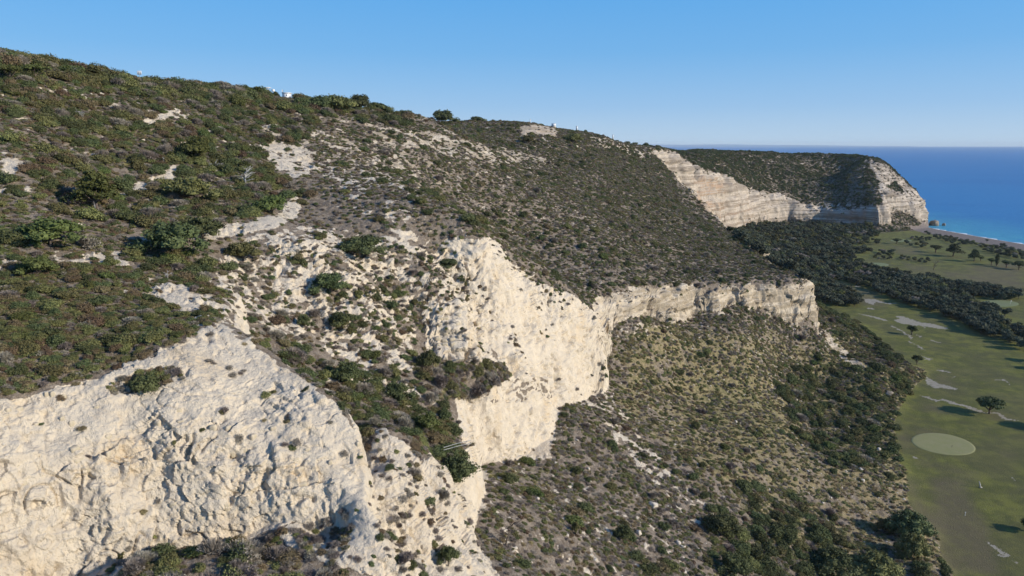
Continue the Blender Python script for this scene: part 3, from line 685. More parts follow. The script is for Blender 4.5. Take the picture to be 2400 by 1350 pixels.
for c, nm in CLS_NAMES.items():
    sel = np.nonzero(cls.ravel() == c)[0]
    if len(sel) == 0: continue
    q_ = quads[sel]; used, inv = np.unique(q_, return_inverse=True)
    me = quick_mesh(nm, PL[used], inv.reshape(-1, 4), True, {'cover_a': M1[used], 'cover_b': M2[used]})
    me.normals_split_custom_set_from_vertices(VN[used])
    new_obj(nm, me, mat=MAT['ground'], kind='structure')
# ------------------------------------------------------------------ sea
def sea():
    m, nt, b = nodes('sea_water'); g = G(nt)
    pos = g.n('ShaderNodeNewGeometry').outputs['Position']
    sp = g.n('ShaderNodeSeparateXYZ'); g.link(pos, sp.inputs[0])
    # distance from the shore in metres
    d = g.math('ADD', g.math('MULTIPLY', g.math('SUBTRACT', sp.outputs[0], float(SH0[0])), float(-shn[0])), g.math('MULTIPLY', g.math('SUBTRACT', sp.outputs[1], float(SH0[1])), float(-shn[1])))
    n1 = g.noise(pos, 0.012, 4, 0.6); nw = g.noise(pos, 0.09, 6, 0.68); nb = g.noise(pos, 0.0025, 3)
    dd = g.math('ADD', d, g.math('MULTIPLY', g.math('SUBTRACT', n1, 0.5), 110.0))
    col = g.mix(g.ramp(dd, 4.0, 190.0), (0.060, 0.290, 0.390), (0.024, 0.170, 0.370))
    col = g.mix(g.ramp(dd, 150.0, 1500.0), col, (0.026, 0.150, 0.350))
    col = g.mix(g.math('MULTIPLY', g.ramp(nw, 0.48, 0.62), 0.45), col, (0.040, 0.185, 0.400))
    col = g.mix(g.math('MULTIPLY', g.ramp(nb, 0.5, 0.65), 0.3), col, (0.017, 0.110, 0.300))
    caps = g.noise(pos, 0.16, 3, 0.5); col = g.mix(g.math('MULTIPLY', g.ramp(caps, 0.80, 0.83), 0.5), col, (0.5, 0.55, 0.58))
    g.link(col, b.inputs['Base Color']); b.inputs['Roughness'].default_value = 0.42; b.inputs['Specular IOR Level'].default_value = 0.20
    bp = g.n('ShaderNodeBump'); bp.inputs['Distance'].default_value = 2.2; bp.inputs['Strength'].default_value = 0.8
    g.link(g.noise(pos, 0.07, 7, 0.7), bp.inputs['Height']); g.link(bp.outputs[0], b.inputs['Normal'])
    V = [(-30000, 300, 0), (-30000, 30000, 0), (30000, 30000, 0), (30000, -3000, 0), (500, -3000, 0), (150, 300, 0)]
    V = [(-30000, 1240, 0), (-30000, 28500, 0), (40000, 28500, 0), (40000, -3000, 0), (330, -3000, 0), (150, 500, 0), (150, 1240, 0)]
    me = bpy.data.meshes.new('sea'); me.from_pydata(V, [], [list(range(len(V)))[::-1]]); me.update()
    new_obj('sea', me, mat=m, kind='structure')
    mb = plain_material('sea_bed_sand', (0.12, 0.11, 0.08), 0.9)
    me = bpy.data.meshes.new('sea_bed'); me.from_pydata([(x, y, -22) for x, y, z in [(-30000, -3000, 0), (-30000, 28500, 0), (40000, 28500, 0), (40000, -3000, 0)]], [], [(3, 2, 1, 0)]); me.update()
    new_obj('sea_bed', me, mat=mb, kind='structure')
    # surf: a low ridge of foam where the water meets the sand
    foam, nt, b = nodes('surf_foam'); g = G(nt)
    b.inputs['Base Color'].default_value = (0.72, 0.74, 0.74, 1)
    V, Fc = [], []; n = 420; rg = np.random.RandomState(5)
    for i in range(n + 1):
        s = -30 + 560 * i / n
        w = 2.2 + 1.6 * math.sin(i * 0.21) + 1.3 * math.sin(i * 0.57 + 1) + rg.uniform(-0.5, 0.5)
        w = max(w, 0.8) * (1.0 if s > 0 else 0.6); off = 0.9 * math.sin(s / 23.0)
        for k, (tt, h) in enumerate([(-1.2, -0.05), (-0.2, 0.16), (0.5, 0.22), (1.0, 0.10), (1.35, -0.05)]):
            q_ = -(tt * w) - off + 0.6
            V.append((SH0[0] + shd[0] * s + shn[0] * q_, SH0[1] + shd[1] * s + shn[1] * q_, 0.12 + h + 0.05 * rg.uniform(-1, 1)))
    for i in range(n):
        for k in range(4): Fc.append((i * 5 + k, i * 5 + k + 1, i * 5 + k + 6, i * 5 + k + 5))
    new_obj('surf', quick_mesh('surf', V, Fc, True), mat=foam, kind='stuff', label='white line of surf breaking along the beach')
    # low land across the bay
    V, Fc = [], []; n = 80
    for i in range(n + 1):
        t = i / n; x = 2200 + 12500 * t; h = 118 * (1 - t) ** 0.6 * (0.85 + 0.15 * math.sin(t * 17) * math.sin(t * 5)) + 6
        V += [(x, 25000, -5), (x, 25600, h), (x, 27500, h * 0.9), (x, 28500, -5)]
    for i in range(n):
        for k in range(3): Fc.append((i * 4 + k, i * 4 + k + 4, i * 4 + k + 5, i * 4 + k + 1))
    new_obj('distant_land', quick_mesh('distant_land', V, Fc, True), mat=plain_material('distant_land', (0.22, 0.33, 0.46), 0.9), kind='structure')  # blue of the distance haze is painted into the land's colour
sea()
# ------------------------------------------------------------------ thin sea air
hm_ = bpy.data.materials.new('sea_air'); hm_.use_nodes = True; hm_.node_tree.nodes.clear()
ho = hm_.node_tree.nodes.new('ShaderNodeOutputMaterial'); hv = hm_.node_tree.nodes.new('ShaderNodeVolumePrincipled')
hv.inputs['Color'].default_value = (0.86, 0.95, 1.0, 1); hv.inputs['Density'].default_value = 0.00003; hv.inputs['Anisotropy'].default_value = 0.0
hm_.node_tree.links.new(hv.outputs[0], ho.inputs['Volume'])
hb = bpy.data.meshes.new('haze')
x0, x1, y0, y1, z0, z1 = -31000, 31000, -3500, 29500, -40, 150
hb.from_pydata([(x0, y0, z0), (x1, y0, z0), (x1, y1, z0), (x0, y1, z0), (x0, y0, z1), (x1, y0, z1), (x1, y1, z1), (x0, y1, z1)], [], [(3, 2, 1, 0), (4, 5, 6, 7), (0, 1, 5, 4), (1, 2, 6, 5), (2, 3, 7, 6), (3, 0, 4, 7)])
new_obj('haze', hb, mat=hm_, kind='stuff', label='thin blue sea air over the bay')
# ------------------------------------------------------------------ plant prototypes (meshes, radius about 1)
rg = np.random.RandomState(11)
def clump_leaves(centres, radii, n, size, rs, flat=0.75, outward=0.35, elong=1.6, shell=0.55):
    """leaf-sized faces spread in the outer shell of a set of lobes"""
    centres = np.asarray(centres, float); radii = np.asarray(radii, float)
    k = rs.choice(len(centres), n, p=radii ** 2 / (radii ** 2).sum())
    d = rs.normal(size=(n, 3)); d /= np.linalg.norm(d, axis=1)[:, None]; d[:, 2] = np.where(d[:, 2] < -0.35, -d[:, 2] * 0.6, d[:, 2])
    rr = radii[k] * (shell + (1.12 - shell) * rs.rand(n) ** 0.6)
    c = centres[k] + d * rr[:, None] * np.array([1, 1, flat])
    nrm = d * outward + rs.normal(size=(n, 3)) * 0.6; nrm[:, 2] += 0.25; nrm /= np.linalg.norm(nrm, axis=1)[:, None]
    t = np.cross(nrm, rs.normal(size=(n, 3))); t /= np.linalg.norm(t, axis=1)[:, None]; b = np.cross(nrm, t)
    s = size * rs.uniform(0.6, 1.35, n)[:, None]
    V = np.stack([c - t * s * 0.5 * elong, c - b * s * 0.42, c + t * s * 0.5 * elong, c + b * s * 0.42], axis=1).reshape(-1, 3)
    Fq = np.arange(4 * n).reshape(-1, 4)
    return V, Fq
def inner_lobes(centres, radii, flat, rs, shrink=0.62):
    V, Fq = [], []; off = 0
    base = []
    for i in range(3):
        th = [math.pi * (0.15 + 0.3 * i)][0]
        for j in range(6):
            base.append((math.sin(th) * math.cos(j * math.pi / 3 + i), math.sin(th) * math.sin(j * math.pi / 3 + i), math.cos(th)))
    base = np.array(base)
    fq = [(i * 6 + j, (i + 1) * 6 + j, (i + 1) * 6 + (j + 1) % 6, i * 6 + (j + 1) % 6) for i in range(2) for j in range(6)]
    fq.append((0, 1, 2, 3)); fq.append((0, 3, 4, 5))
    for c, r in zip(centres, radii):
        v = base * r * shrink * np.array([1, 1, flat]) * rs.uniform(0.85, 1.15, (18, 1)) + np.array(c)
        V.append(v); Fq += [tuple(off + q for q in f) for f in fq]; off += 18
    return np.concatenate(V), np.array(Fq)
def twig_faces(n, rs, h=0.9, spread=0.8, w=0.018):
    V = []
    for i in range(n):
        a = rs.uniform(0, 2 * math.pi); r = spread * rs.rand() ** 0.5; L = h * rs.uniform(0.6, 1.1)
        p0 = np.array([r * 0.25 * math.cos(a), r * 0.25 * math.sin(a), 0]); p1 = np.array([r * math.cos(a), r * math.sin(a), L * math.sqrt(max(0.1, 1 - 0.6 * r * r))])
        s = np.array([-math.sin(a + rs.uniform(-1, 1)), math.cos(a), 0]) * w
        V += [p0 - s, p0 + s, p1 + s * 0.6, p1 - s * 0.6]
    V = np.array(V); return V, np.arange(len(V)).reshape(-1, 4)
def join(parts):
    V, Fq, off = [], [], 0
    for v, f in parts: V.append(v); Fq.append(np.asarray(f) + off); off += len(v)
    return np.concatenate(V), np.concatenate(Fq)
def shrub_mesh(name, seed, kind, leaves, size, mat):
    rs = np.random.RandomState(seed)
    nl = rs.randint(5, 9)
    cs, rr = [(0, 0, 0.30)], [0.62]
    for i in range(nl):
        a = 2 * math.pi * i / nl + rs.uniform(-0.4, 0.4); r = rs.uniform(0.3, 0.62)
        cs.append((r * math.cos(a), r * math.sin(a), rs.uniform(0.15, 0.45))); rr.append(rs.uniform(0.28, 0.46))
    parts = []
    if kind == 'twiggy':
        parts.append(twig_faces(leaves // 2, rs)); v, f = clump_leaves(cs, rr, leaves, size, rs, 0.85, 0.1, 3.2, 0.2); parts.append((v, f))
    else:
        parts.append(inner_lobes(cs, rr, 0.8, rs)); parts.append(clump_leaves(cs, rr, leaves, size, rs, 0.85, 0.5))
    V, Fq = join(parts)
    me = quick_mesh(name, V, Fq); me.materials.append(MAT[mat]); return me
SHRUB = {}
for nm, kind, n, s, mats in [('dark', 'leafy', 1500, 0.085, 'dark'), ('olive', 'leafy', 1300, 0.085, 'olive'), ('brown', 'leafy', 1200, 0.08, 'brown'), ('bright', 'leafy', 1500, 0.08, 'bright'), ('grey', 'twiggy', 1000, 0.055, 'grey')]:
    SHRUB[nm] = [shrub_mesh(nm + '_shrub_foliage', 100 + 7 * i + len(nm) * 13, kind, n, s, mats) for i in range(4)]
LOW = {}
for nm, kind, n, s, mats in [('dark', 'leafy', 330, 0.17, 'dark'), ('olive', 'leafy', 330, 0.16, 'olive'), ('brown', 'leafy', 300, 0.16, 'brown'), ('grey', 'twiggy', 260, 0.10, 'grey'), ('straw', 'twiggy', 170, 0.09, 'straw')]:
    LOW[nm] = [shrub_mesh('low_' + nm + '_foliage', 300 + 7 * i + len(nm) * 11, kind, n, s, mats) for i in range(3)]
# ------------------------------------------------------------------ surfaces to plant on: faces of the finished ground
FC = PL[quads].mean(1); fcx, fcy, fcz = FC[:, 0], FC[:, 1], FC[:, 2]
dA = PL[quads[:, 2]] - PL[quads[:, 0]]; dB = PL[quads[:, 3]] - PL[quads[:, 1]]
FAREA = 0.5 * np.linalg.norm(np.cross(dA, dB), axis=1)
def fm(A): return fmean(A).ravel()
f_rock, f_slope, f_green, f_dry, f_fair, f_bare, f_beach, f_tf = fm(ROCKV), fm(slope), fm(GREEN), fm(DRY), fm(FAIR), fm(BARE), fm(BEACH), fm(TF)
fpx, fpy = project(fcx, fcy, fcz)
# how far each face lies behind the skyline of the ground in front of it (metres)
ci = np.clip(((fcx / fcy - AMIN) / (AMAX - AMIN) * (NCOL - 1)).astype(int), 0, NCOL - 1)
li = np.clip(((np.log(fcy) - lraw[0]) / (lraw[-1] - lraw[0]) * (NRAW - 1)).astype(int) - 6, 0, NRAW - 1)
f_hid = (ERUN[ci, li] - (fcz - CAMZ) / fcy) * fcy
seen = (f_hid < 2.5) & (fpx > -160) & (fpx < 2560) & (fpy < 1480)
faru = (fcy > 560) & (fcx > 60)
f_patch = fbm(fcx / 7.0, fcy / 7.0, None, 3); f_patch2 = fbm(fcx / 25.0 + 5, fcy / 25.0, None, 3)
up = np.array([0, 0, 1.0])
def fin(poly): return inpoly(fpx, fpy, poly)
def scatter(density, rs, cap=None):
    w = FAREA * density * seen
    tot = w.sum(); n = int(tot) if cap is None else int(min(tot, cap))
    cw = np.cumsum(w); k = np.searchsorted(cw, rs.rand(n) * cw[-1])
    k = np.clip(k, 0, len(quads) - 1)
    u = rs.rand(n, 1); v = rs.rand(n, 1); q_ = quads[k]
    pos = (PL[q_[:, 0]] * (1 - u) + PL[q_[:, 1]] * u) * (1 - v) + (PL[q_[:, 3]] * (1 - u) + PL[q_[:, 2]] * u) * v
    return k, pos
def ground_at_pixel(px, py):
    """first ground point met by the sight line through a photo pixel"""
    a, e = az_e(px, py); c = int(round((float(a) - AMIN) / (AMAX - AMIN) * (NCOL - 1))); c = min(max(c, 0), NCOL - 1)
    j = np.nonzero(ERAW[c] >= float(e))[0]
    j = j[0] if len(j) else int(np.argmax(ERAW[c]))
    Y = math.exp(lraw[j]); return Vector((acol[c] * Y, Y, CAMZ + ERAW[c, j] * Y))
def ground_under(x, y):
    c = min(max(int(round((x / y - AMIN) / (AMAX - AMIN) * (NCOL - 1))), 0), NCOL - 1)
    Y = y; l = (math.log(Y) - lraw[0]) / (lraw[-1] - lraw[0]) * (NRAW - 1); j = min(max(int(l), 0), NRAW - 2)
    e = ERAW[c, j] + (ERAW[c, j + 1] - ERAW[c, j]) * (l - j); return CAMZ + e * Y

# ------------------------------------------------------------------ scattered cover as single objects made with geometry nodes
def instancer(name, protos, pos, rot, scl, pick, label):
    """one object of many small plants: points that carry their own turn, size and kind"""
    hidden = bpy.data.collections.new(name + '_kinds')
    for i, me in enumerate(protos):
        o = bpy.data.objects.new('%s_%02d' % ('kind', i), me); hidden.objects.link(o)
    me = bpy.data.meshes.new(name); me.vertices.add(len(pos)); me.vertices.foreach_set('co', np.asarray(pos, np.float32).ravel())
    for nme, typ, arr, key in (('turn', 'FLOAT_VECTOR', rot, 'vector'), ('size', 'FLOAT_VECTOR', scl, 'vector'), ('pick', 'INT', pick, 'value')):
        at = me.attributes.new(nme, typ, 'POINT'); at.data.foreach_set(key, np.asarray(arr, np.int32 if typ == 'INT' else np.float32).ravel())
    o = new_obj(name, me, kind='stuff', label=label)
    ng = bpy.data.node_groups.new(name, 'GeometryNodeTree')
    ng.interface.new_socket('Geometry', in_out='INPUT', socket_type='NodeSocketGeometry'); ng.interface.new_socket('Geometry', in_out='OUTPUT', socket_type='NodeSocketGeometry')
    N = ng.nodes; L = ng.links
    gi = N.new('NodeGroupInput'); go = N.new('NodeGroupOutput'); ip = N.new('GeometryNodeInstanceOnPoints'); cinf = N.new('GeometryNodeCollectionInfo')
    cinf.inputs[0].default_value = hidden; cinf.inputs[1].default_value = True; cinf.inputs[2].default_value = True
    ip.inputs['Pick Instance'].default_value = True
    def at(nme, typ):
        x = N.new('GeometryNodeInputNamedAttribute'); x.data_type = typ; x.inputs[0].default_value = nme; return x.outputs[0]
    L.new(gi.outputs[0], ip.inputs['Points']); L.new(cinf.outputs[0], ip.inputs['Instance'])
    L.new(at('pick', 'INT'), ip.inputs['Instance Index']); L.new(at('turn', 'FLOAT_VECTOR'), ip.inputs['Rotation']); L.new(at('size', 'FLOAT_VECTOR'), ip.inputs['Scale'])
    L.new(ip.outputs[0], go.inputs[0])
    md = o.modifiers.new('plants', 'NODES'); md.node_group = ng
    return o
def tilt_of(k, rs, amount=0.6):
    n = VN[quads[k, 0]]; rx = -np.arcsin(np.clip(n[:, 1], -1, 1)) * amount; ry = np.arcsin(np.clip(n[:, 0], -1, 1)) * amount
    return np.stack([rx, ry, rs.uniform(0, 6.28, len(k)) * 1.0], 1)
def tilt_rot(k, rs, amount=0.5):
    """euler angles: spin about the plant's own axis, then lean part of the way to the slope's normal"""
    n = VN[quads[k, 0]] * amount + up * (1 - amount); n /= np.linalg.norm(n, axis=1)[:, None]
    out = np.empty((len(k), 3)); th = rs.uniform(0, 2 * math.pi, len(k))
    # Z then tilt: build from tilt angles (small-angle safe)
    out[:, 0] = -n[:, 1]; out[:, 1] = n[:, 0]; out[:, 2] = 0
    # rotate tilt into the spun frame
    c, s = np.cos(th), np.sin(th)
    rx = out[:, 0] * c + out[:, 1] * s; ry = -out[:, 0] * s + out[:, 1] * c
    return np.stack([rx, ry, th], 1)

rs1 = np.random.RandomState(21)
# regions of growth (photo outlines)
near_plateau = fin([(-300,1000),(0,935),(230,880),(420,800),(510,755),(560,700),(420,640),(300,600),(-300,580)])
upper_left = fin([(-300,0),(330,140),(700,200),(760,300),(640,400),(700,460),(560,540),(400,560),(560,640),(420,680),(300,620),(-300,600)])
slopeF = fin([(760,300),(1240,290),(1550,345),(1600,480),(1690,540),(1870,650),(1450,670),(1412,755),(1140,650),(1090,570),(900,530),(700,440),(640,380)])
gully = fin([(640,780),(760,850),(860,870),(980,900),(1100,1000),(1130,1080),(1095,1160),(1000,1080),(905,1000),(850,1040),(780,940),(700,880)])
mid = fin([(560,560),(1040,580),(1120,690),(960,800),(860,880),(640,780),(520,730)])
talus = (f_tf <= 0) & (f_fair < 0.5) & (f_beach < 0.5) & ~faru
thick = fin([(1700,1130),(1860,1150),(2000,1250),(2240,1360),(1750,1360),(1640,1160)]) | fin([(1800,860),(2060,800),(2165,884),(2100,960),(2110,1090),(1960,1100),(1850,1000)]) | fin([(1900,660),(2010,720),(2165,884),(2060,880),(1930,760)])
valley = fin([(1560,350),(1690,540),(1870,640),(1900,690),(2060,650),(2060,520),(1760,520),(1700,500)]) & (f_tf <= 0)
plant_ok = (f_rock < 0.45) & (f_slope < 0.6) & (f_fair < 0.5) & (f_beach < 0.5)
foot = fin([(300,1280),(400,1292),(540,1275),(700,1240),(760,1215),(830,1240),(800,1300),(760,1400),(200,1450),(240,1350)])
shelf = fin([(240,905),(330,870),(420,860),(430,890),(330,915),(250,925)]) | fin([(960,830),(1060,850),(1180,850),(1200,880),(1130,930),(1040,940),(980,900)])
apron = fin([(860,1050),(880,1010),(905,1005),(1040,1120),(1090,1165),(1108,1250),(1175,1360),(700,1360),(740,1212),(868,1170)])
spurtop = fin([(510,755),(620,830),(700,880),(780,940),(850,1040),(700,1030),(560,960),(430,900),(420,800)])
cliff2 = fin([(1040,582),(1145,650),(1418,755),(1425,915),(1312,957),(1295,1074),(1128,1088),(1100,820),(1000,820),(960,780),(1060,700)])
f_sky = (ERUN.max(1)[ci] - (fcz - CAMZ) / fcy < 0.018) & (fpx < 960)
# 1. tall shrubs: the largest in view become things of their own further down
dens = np.where(plant_ok, 0.05, 0.0015) * 1.0
dens = np.where(plant_ok & near_plateau, 1.35, dens); dens = np.where(plant_ok & upper_left, 0.42, dens); dens = np.where(plant_ok & slopeF, 0.055, dens)
dens = np.where(plant_ok & gully, 0.50, dens); dens = np.where(plant_ok & mid, 0.20, dens); dens = np.where(plant_ok & talus, 0.055, dens)
dens = np.where(plant_ok & talus & thick, 0.20, dens); dens = np.where(foot, 0.30, dens); dens = np.where(shelf, 0.35, dens); dens = np.where(apron & ~foot, 0.07 * (f_patch > 0.1), dens); dens = np.where(spurtop, 0.06 * (f_patch > 0.15), dens); dens = np.where(cliff2 & ~plant_ok & ~shelf, 0.030 * (f_patch > 0.4), dens); dens = np.where(~plant_ok & mid, 0.05, dens); dens = np.where(f_fair > 0.5, 0, dens); dens = np.where(f_beach > 0.5, 0, dens)
dens = np.where(faru & (f_tf > 0), np.where(plant_ok, 0.20, 0.001), dens)
green_slope = talus & (f_green > 0.4) & ~thick
dens = np.where(green_slope, dens * 0.6, dens)
dens = dens * np.clip(0.8 + 1.2 * f_patch + 0.9 * f_patch2, np.where(near_plateau, 0.4, 0.08), 2.2)
dens = np.where((f_slope > 0.55) & ~cliff2, dens * 0.1, dens); dens = np.where(f_sky & (f_hid < 0.5), dens * 2.5 + 0.10, dens); clear = (ERUN.max(1)[ci] - (fcz - CAMZ) / fcy < 0.012) & (((fpx > 628) & (fpx < 700)) | ((fpx > 316) & (fpx < 340)) | ((fpx > 198) & (fpx < 216))); dens = np.where(clear, 0.0, dens)
kT, pT = scatter(dens, rs1)
nT = len(kT)
yT = pT[:, 1]
sT = 0.5 + 1.25 * rs1.rand(nT) ** 2.2
sT = np.where(near_plateau[kT], sT * 0.72, sT); sT = np.where(upper_left[kT], sT * 1.25, sT); sT = np.where(thick[kT], sT * 1.45, sT); sT = np.where(gully[kT], sT * 0.95, sT)
sT = np.where(f_sky[kT], sT * 1.45, sT); sT = np.where(f_rock[kT] > 0.45, sT * 0.55, sT); sT = np.where(faru[kT], sT * 1.45, sT); sT = np.where(slopeF[kT], sT * 1.15, sT); sT = np.where(mid[kT], sT * 0.85, sT)
kinds = ['dark', 'olive', 'brown', 'bright', 'grey']
def kind_probs(k):
    n = len(k); Pm = np.tile(np.array([0.42, 0.26, 0.12, 0.03, 0.17]), (n, 1))
    Pm[near_plateau[k]] = [0.25, 0.38, 0.22, 0.05, 0.10]; Pm[upper_left[k]] = [0.38, 0.28, 0.16, 0.07, 0.11]
    Pm[slopeF[k]] = [0.52, 0.26, 0.06, 0.01, 0.15]; Pm[foot[k] | shelf[k]] = [0.12, 0.20, 0.16, 0.02, 0.50]; Pm[gully[k]] = [0.42, 0.18, 0.12, 0.05, 0.23]; Pm[talus[k]] = [0.50, 0.22, 0.06, 0.03, 0.19]
    Pm[thick[k]] = [0.66, 0.20, 0.03, 0.06, 0.05]; Pm[f_rock[k] > 0.45] = [0.25, 0.1, 0.1, 0.0, 0.55]; Pm[faru[k]] = [0.8, 0.12, 0.03, 0.0, 0.05]
    c = np.cumsum(Pm, 1); r = rs1.rand(n, 1) * 0.999; return (r > c).sum(1)
gT = np.minimum(kind_probs(kT), 4)
hT = np.clip(rs1.normal(0.92, 0.16, nT), 0.55, 1.4)
rotT = tilt_rot(kT, rs1, 0.5); sizeT = np.stack([sT * rs1.uniform(0.85, 1.25, nT), sT * rs1.uniform(0.85, 1.25, nT), sT * hT], 1)
varT = rs1.randint(0, 4, nT)
pxT, pyT = project(pT[:, 0], pT[:, 1], pT[:, 2] + 0.4 * sT)
inT = (pxT > 0) & (pxT < 2400) & (pyT > 0) & (pyT < 1350) & (f_hid[kT] < 0.3)
appar = np.where(inT, sT / yT, 0)
order = np.argsort(-appar); NBIG = 285
big = order[:NBIG]; rest = np.ones(nT, bool); rest[big] = False
protos = [m for kd in kinds for m in SHRUB[kd]]
instancer('scrub', protos, pT[rest], rotT[rest], sizeT[rest], (gT * 4 + varT)[rest], 'evergreen scrub covering the hillside and the slopes under the cliffs')
# 2. dwarf shrubs, dry herbs and grass tufts between them
d2 = np.where(plant_ok, 0.55, 0.0)
d2 = np.where(plant_ok & near_plateau, 4.5, d2); d2 = np.where(plant_ok & upper_left, 3.2, d2); d2 = np.where(plant_ok & slopeF, 1.5, d2); d2 = np.where(foot | shelf, 4.0, d2); d2 = np.where(apron & ~foot, 0.45, d2); d2 = np.where(spurtop, 0.30 * (f_patch > 0.1), d2); d2 = np.where(cliff2 & ~shelf, 0.30 * (f_patch > 0.38), d2); d2 = np.where(plant_ok & gully, 3.0, d2)
d2 = np.where(plant_ok & mid, 2.0, d2); d2 = np.where(plant_ok & talus, 2.4, d2); d2 = np.where(plant_ok & faru, 0.6, d2)
d2 = np.where(~plant_ok & (f_fair < 0.5) & (f_beach < 0.5) & (f_slope < 0.5) & (d2 == 0), 0.07, d2)
d2 = np.where(~plant_ok & mid, 0.5, d2)
d2 = d2 * np.clip(0.8 + 0.9 * fbm(fcx / 3.0, fcy / 3.0 + 11, None, 2), 0.05, 2.0)
d2 = np.where(green_slope, d2 * 0.65, d2)
k2, p2 = scatter(d2, rs1, 430000)
n2 = len(k2); s2 = rs1.uniform(0.30, 0.78, n2) * np.clip(1 + (p2[:, 1] - 150) / 500.0, 0.8, 1.8)
pr = np.tile(np.array([0.22, 0.20, 0.16, 0.36, 0.06]), (n2, 1)); gd = f_green[k2]
pr[talus[k2]] = [0.10, 0.26, 0.12, 0.42, 0.10]; pr[gd > 0.35] = [0.08, 0.42, 0.07, 0.22, 0.21]; pr[(gd > 0.35) & (f_dry[k2] > 0.8)] = [0.05, 0.24, 0.05, 0.12, 0.54]; pr[near_plateau[k2]] = [0.20, 0.32, 0.24, 0.22, 0.02]; pr[slopeF[k2]] = [0.18, 0.28, 0.14, 0.36, 0.04]
pr[f_rock[k2] > 0.45] = [0.12, 0.12, 0.13, 0.61, 0.02]; pr[foot[k2] | shelf[k2]] = [0.06, 0.18, 0.14, 0.50, 0.12]
g2 = np.minimum((rs1.rand(n2, 1) * 0.999 > np.cumsum(pr, 1)).sum(1), 4)
protos2 = [m for kd in ['dark', 'olive', 'brown', 'grey', 'straw'] for m in LOW[kd]]
instancer('dwarf_shrubs', protos2, p2, tilt_rot(k2, rs1, 0.6), np.stack([s2, s2, s2 * rs1.uniform(0.42, 0.85, n2)], 1), g2 * 3 + rs1.randint(0, 3, n2), 'low dry dwarf shrubs and tufts between the bushes')

# ------------------------------------------------------------------ naming of places, so that a label can say where a thing stands
PLACES = [
 ((95,545),'the bleached forked dead tree on the near left slope'),((193,265),'the pale dead tree high on the left slope'),((575,410),'the white gnarled dead tree'),((385,372),'the thin curved dead stem'),
 ((20,400),'the bare chalk patch at the left edge'),((380,275),'the bare chalk streak high on the left slope'),((350,430),'the chalk streak in the middle of the left slope'),
 ((230,605),'the two small chalk openings in the left scrub'),((460,690),'the chalk steps behind the first cliff'),((600,525),'the white chalk ledge'),((695,480),'the upper end of the white chalk ledge'),
 ((510,765),'the nose of the near white cliff'),((330,880),'the scrubby shelf on top of the near cliff'),((100,880),'the rim of the near cliff at the left edge'),((60,780),'the thick scrub at the left edge'),((250,760),'the middle of the near cliff-top scrub'),
 ((130,680),'the upper part of the near cliff-top scrub'),((700,890),'the sloping crest of the near cliff'),((780,1000),'the lower crest of the near cliff'),((540,1290),'the foot of the near cliff'),((750,1230),'the dry bush at the foot of the near cliff'),
 ((850,880),'the head of the dark gully'),((960,960),'the middle of the dark gully'),((1050,1100),'the mouth of the dark gully'),((970,1180),'the white chalk apron'),((1050,1300),'the lower chalk apron'),((1120,1160),'the small chalk knob'),
 ((1090,590),'the rounded top of the second white cliff'),((1070,780),'the jointed rock blocks of the second cliff'),((1180,840),'the brushy shelf on the second cliff'),((1300,780),'the smooth white flank of the second cliff'),((1250,1060),'the foot of the second cliff'),
 ((1415,900),'the sharp edge of the second cliff'),((800,650),'the broken white ground above the gully'),((930,700),'the scrub left of the second cliff'),((650,330),'the pale outcrops below the skyline'),((900,330),'the outcrops under the skyline trees'),
 ((1250,320),'the orange earth scar on the skyline'),((1250,550),'the wide scrub slope'),((1000,430),'the upper wide scrub slope'),((1500,520),'the right part of the wide scrub slope'),((1600,700),'the long third cliff'),((1880,700),'the corner of the third cliff'),
 ((1500,850),'the brushy slope under the third cliff'),((1700,900),'the green grassy slope'),((1650,1080),'the lower grassy slope'),((1350,1000),'the pale scree under the second cliff'),((1300,1200),'the stony slope at bottom centre'),((1500,1280),'the white boulders at bottom centre'),
 ((1190,1260),'the leafless tree at bottom centre'),((1750,1200),'the dark thicket at the bottom'),((1950,1000),'the thicket beside the golf course'),((2050,880),'the edge of the upper fairway'),((2000,1180),'the straw-coloured grass by the fairway'),((2130,1280),'the lower edge of the fairway'),
 ((2210,1040),'the large round putting green'),((2160,755),'the biggest bare patch on the fairway'),((2315,965),'the lone dark carob tree'),((2057,620),'the small far putting green'),((2340,712),'the putting green at the right edge'),
 ((1980,640),'the left end of the tree belt'),((2150,690),'the middle of the tree belt'),((2330,780),'the lower tree belt at the right edge'),((1960,700),'the tree clump behind the third cliff'),((1850,560),'the valley woods under the far cliffs'),((2230,600),'the scattered trees on the far fairway'),
 ((2160,545),'the shrubs behind the beach'),((2200,525),'the foot of the headland'),((80,170),'the pines at the top left'),((230,170),'the red roof'),((328,180),'the white antenna panels'),((660,215),'the white building on the skyline'),((770,230),'the skyline pines'),((1040,265),'the leaning tree on the skyline'),
]
_used = {}
def place_phrase(px, py):
    d = [((px - p[0][0]) ** 2 + (1.25 * (py - p[0][1])) ** 2, i) for i, p in enumerate(PLACES)]
    d.sort(); (_, i) = d[0]; (x, y), ph = PLACES[i]
    dx, dy = px - x, py - y; dist = math.hypot(dx, dy)
    if dist < 22: rel = 'right beside'
    elif abs(dx) > 2.2 * abs(dy): rel = 'right of' if dx > 0 else 'left of'
    elif abs(dy) > 2.2 * abs(dx): rel = 'below' if dy > 0 else 'above'
    else: rel = ('below and ' if dy > 0 else 'above and ') + ('right of' if dx > 0 else 'left of')
    if dist > 75 and rel != 'right beside': rel = 'well ' + rel if rel.split()[0] in ('right', 'left') else 'far ' + rel
    return rel, ph
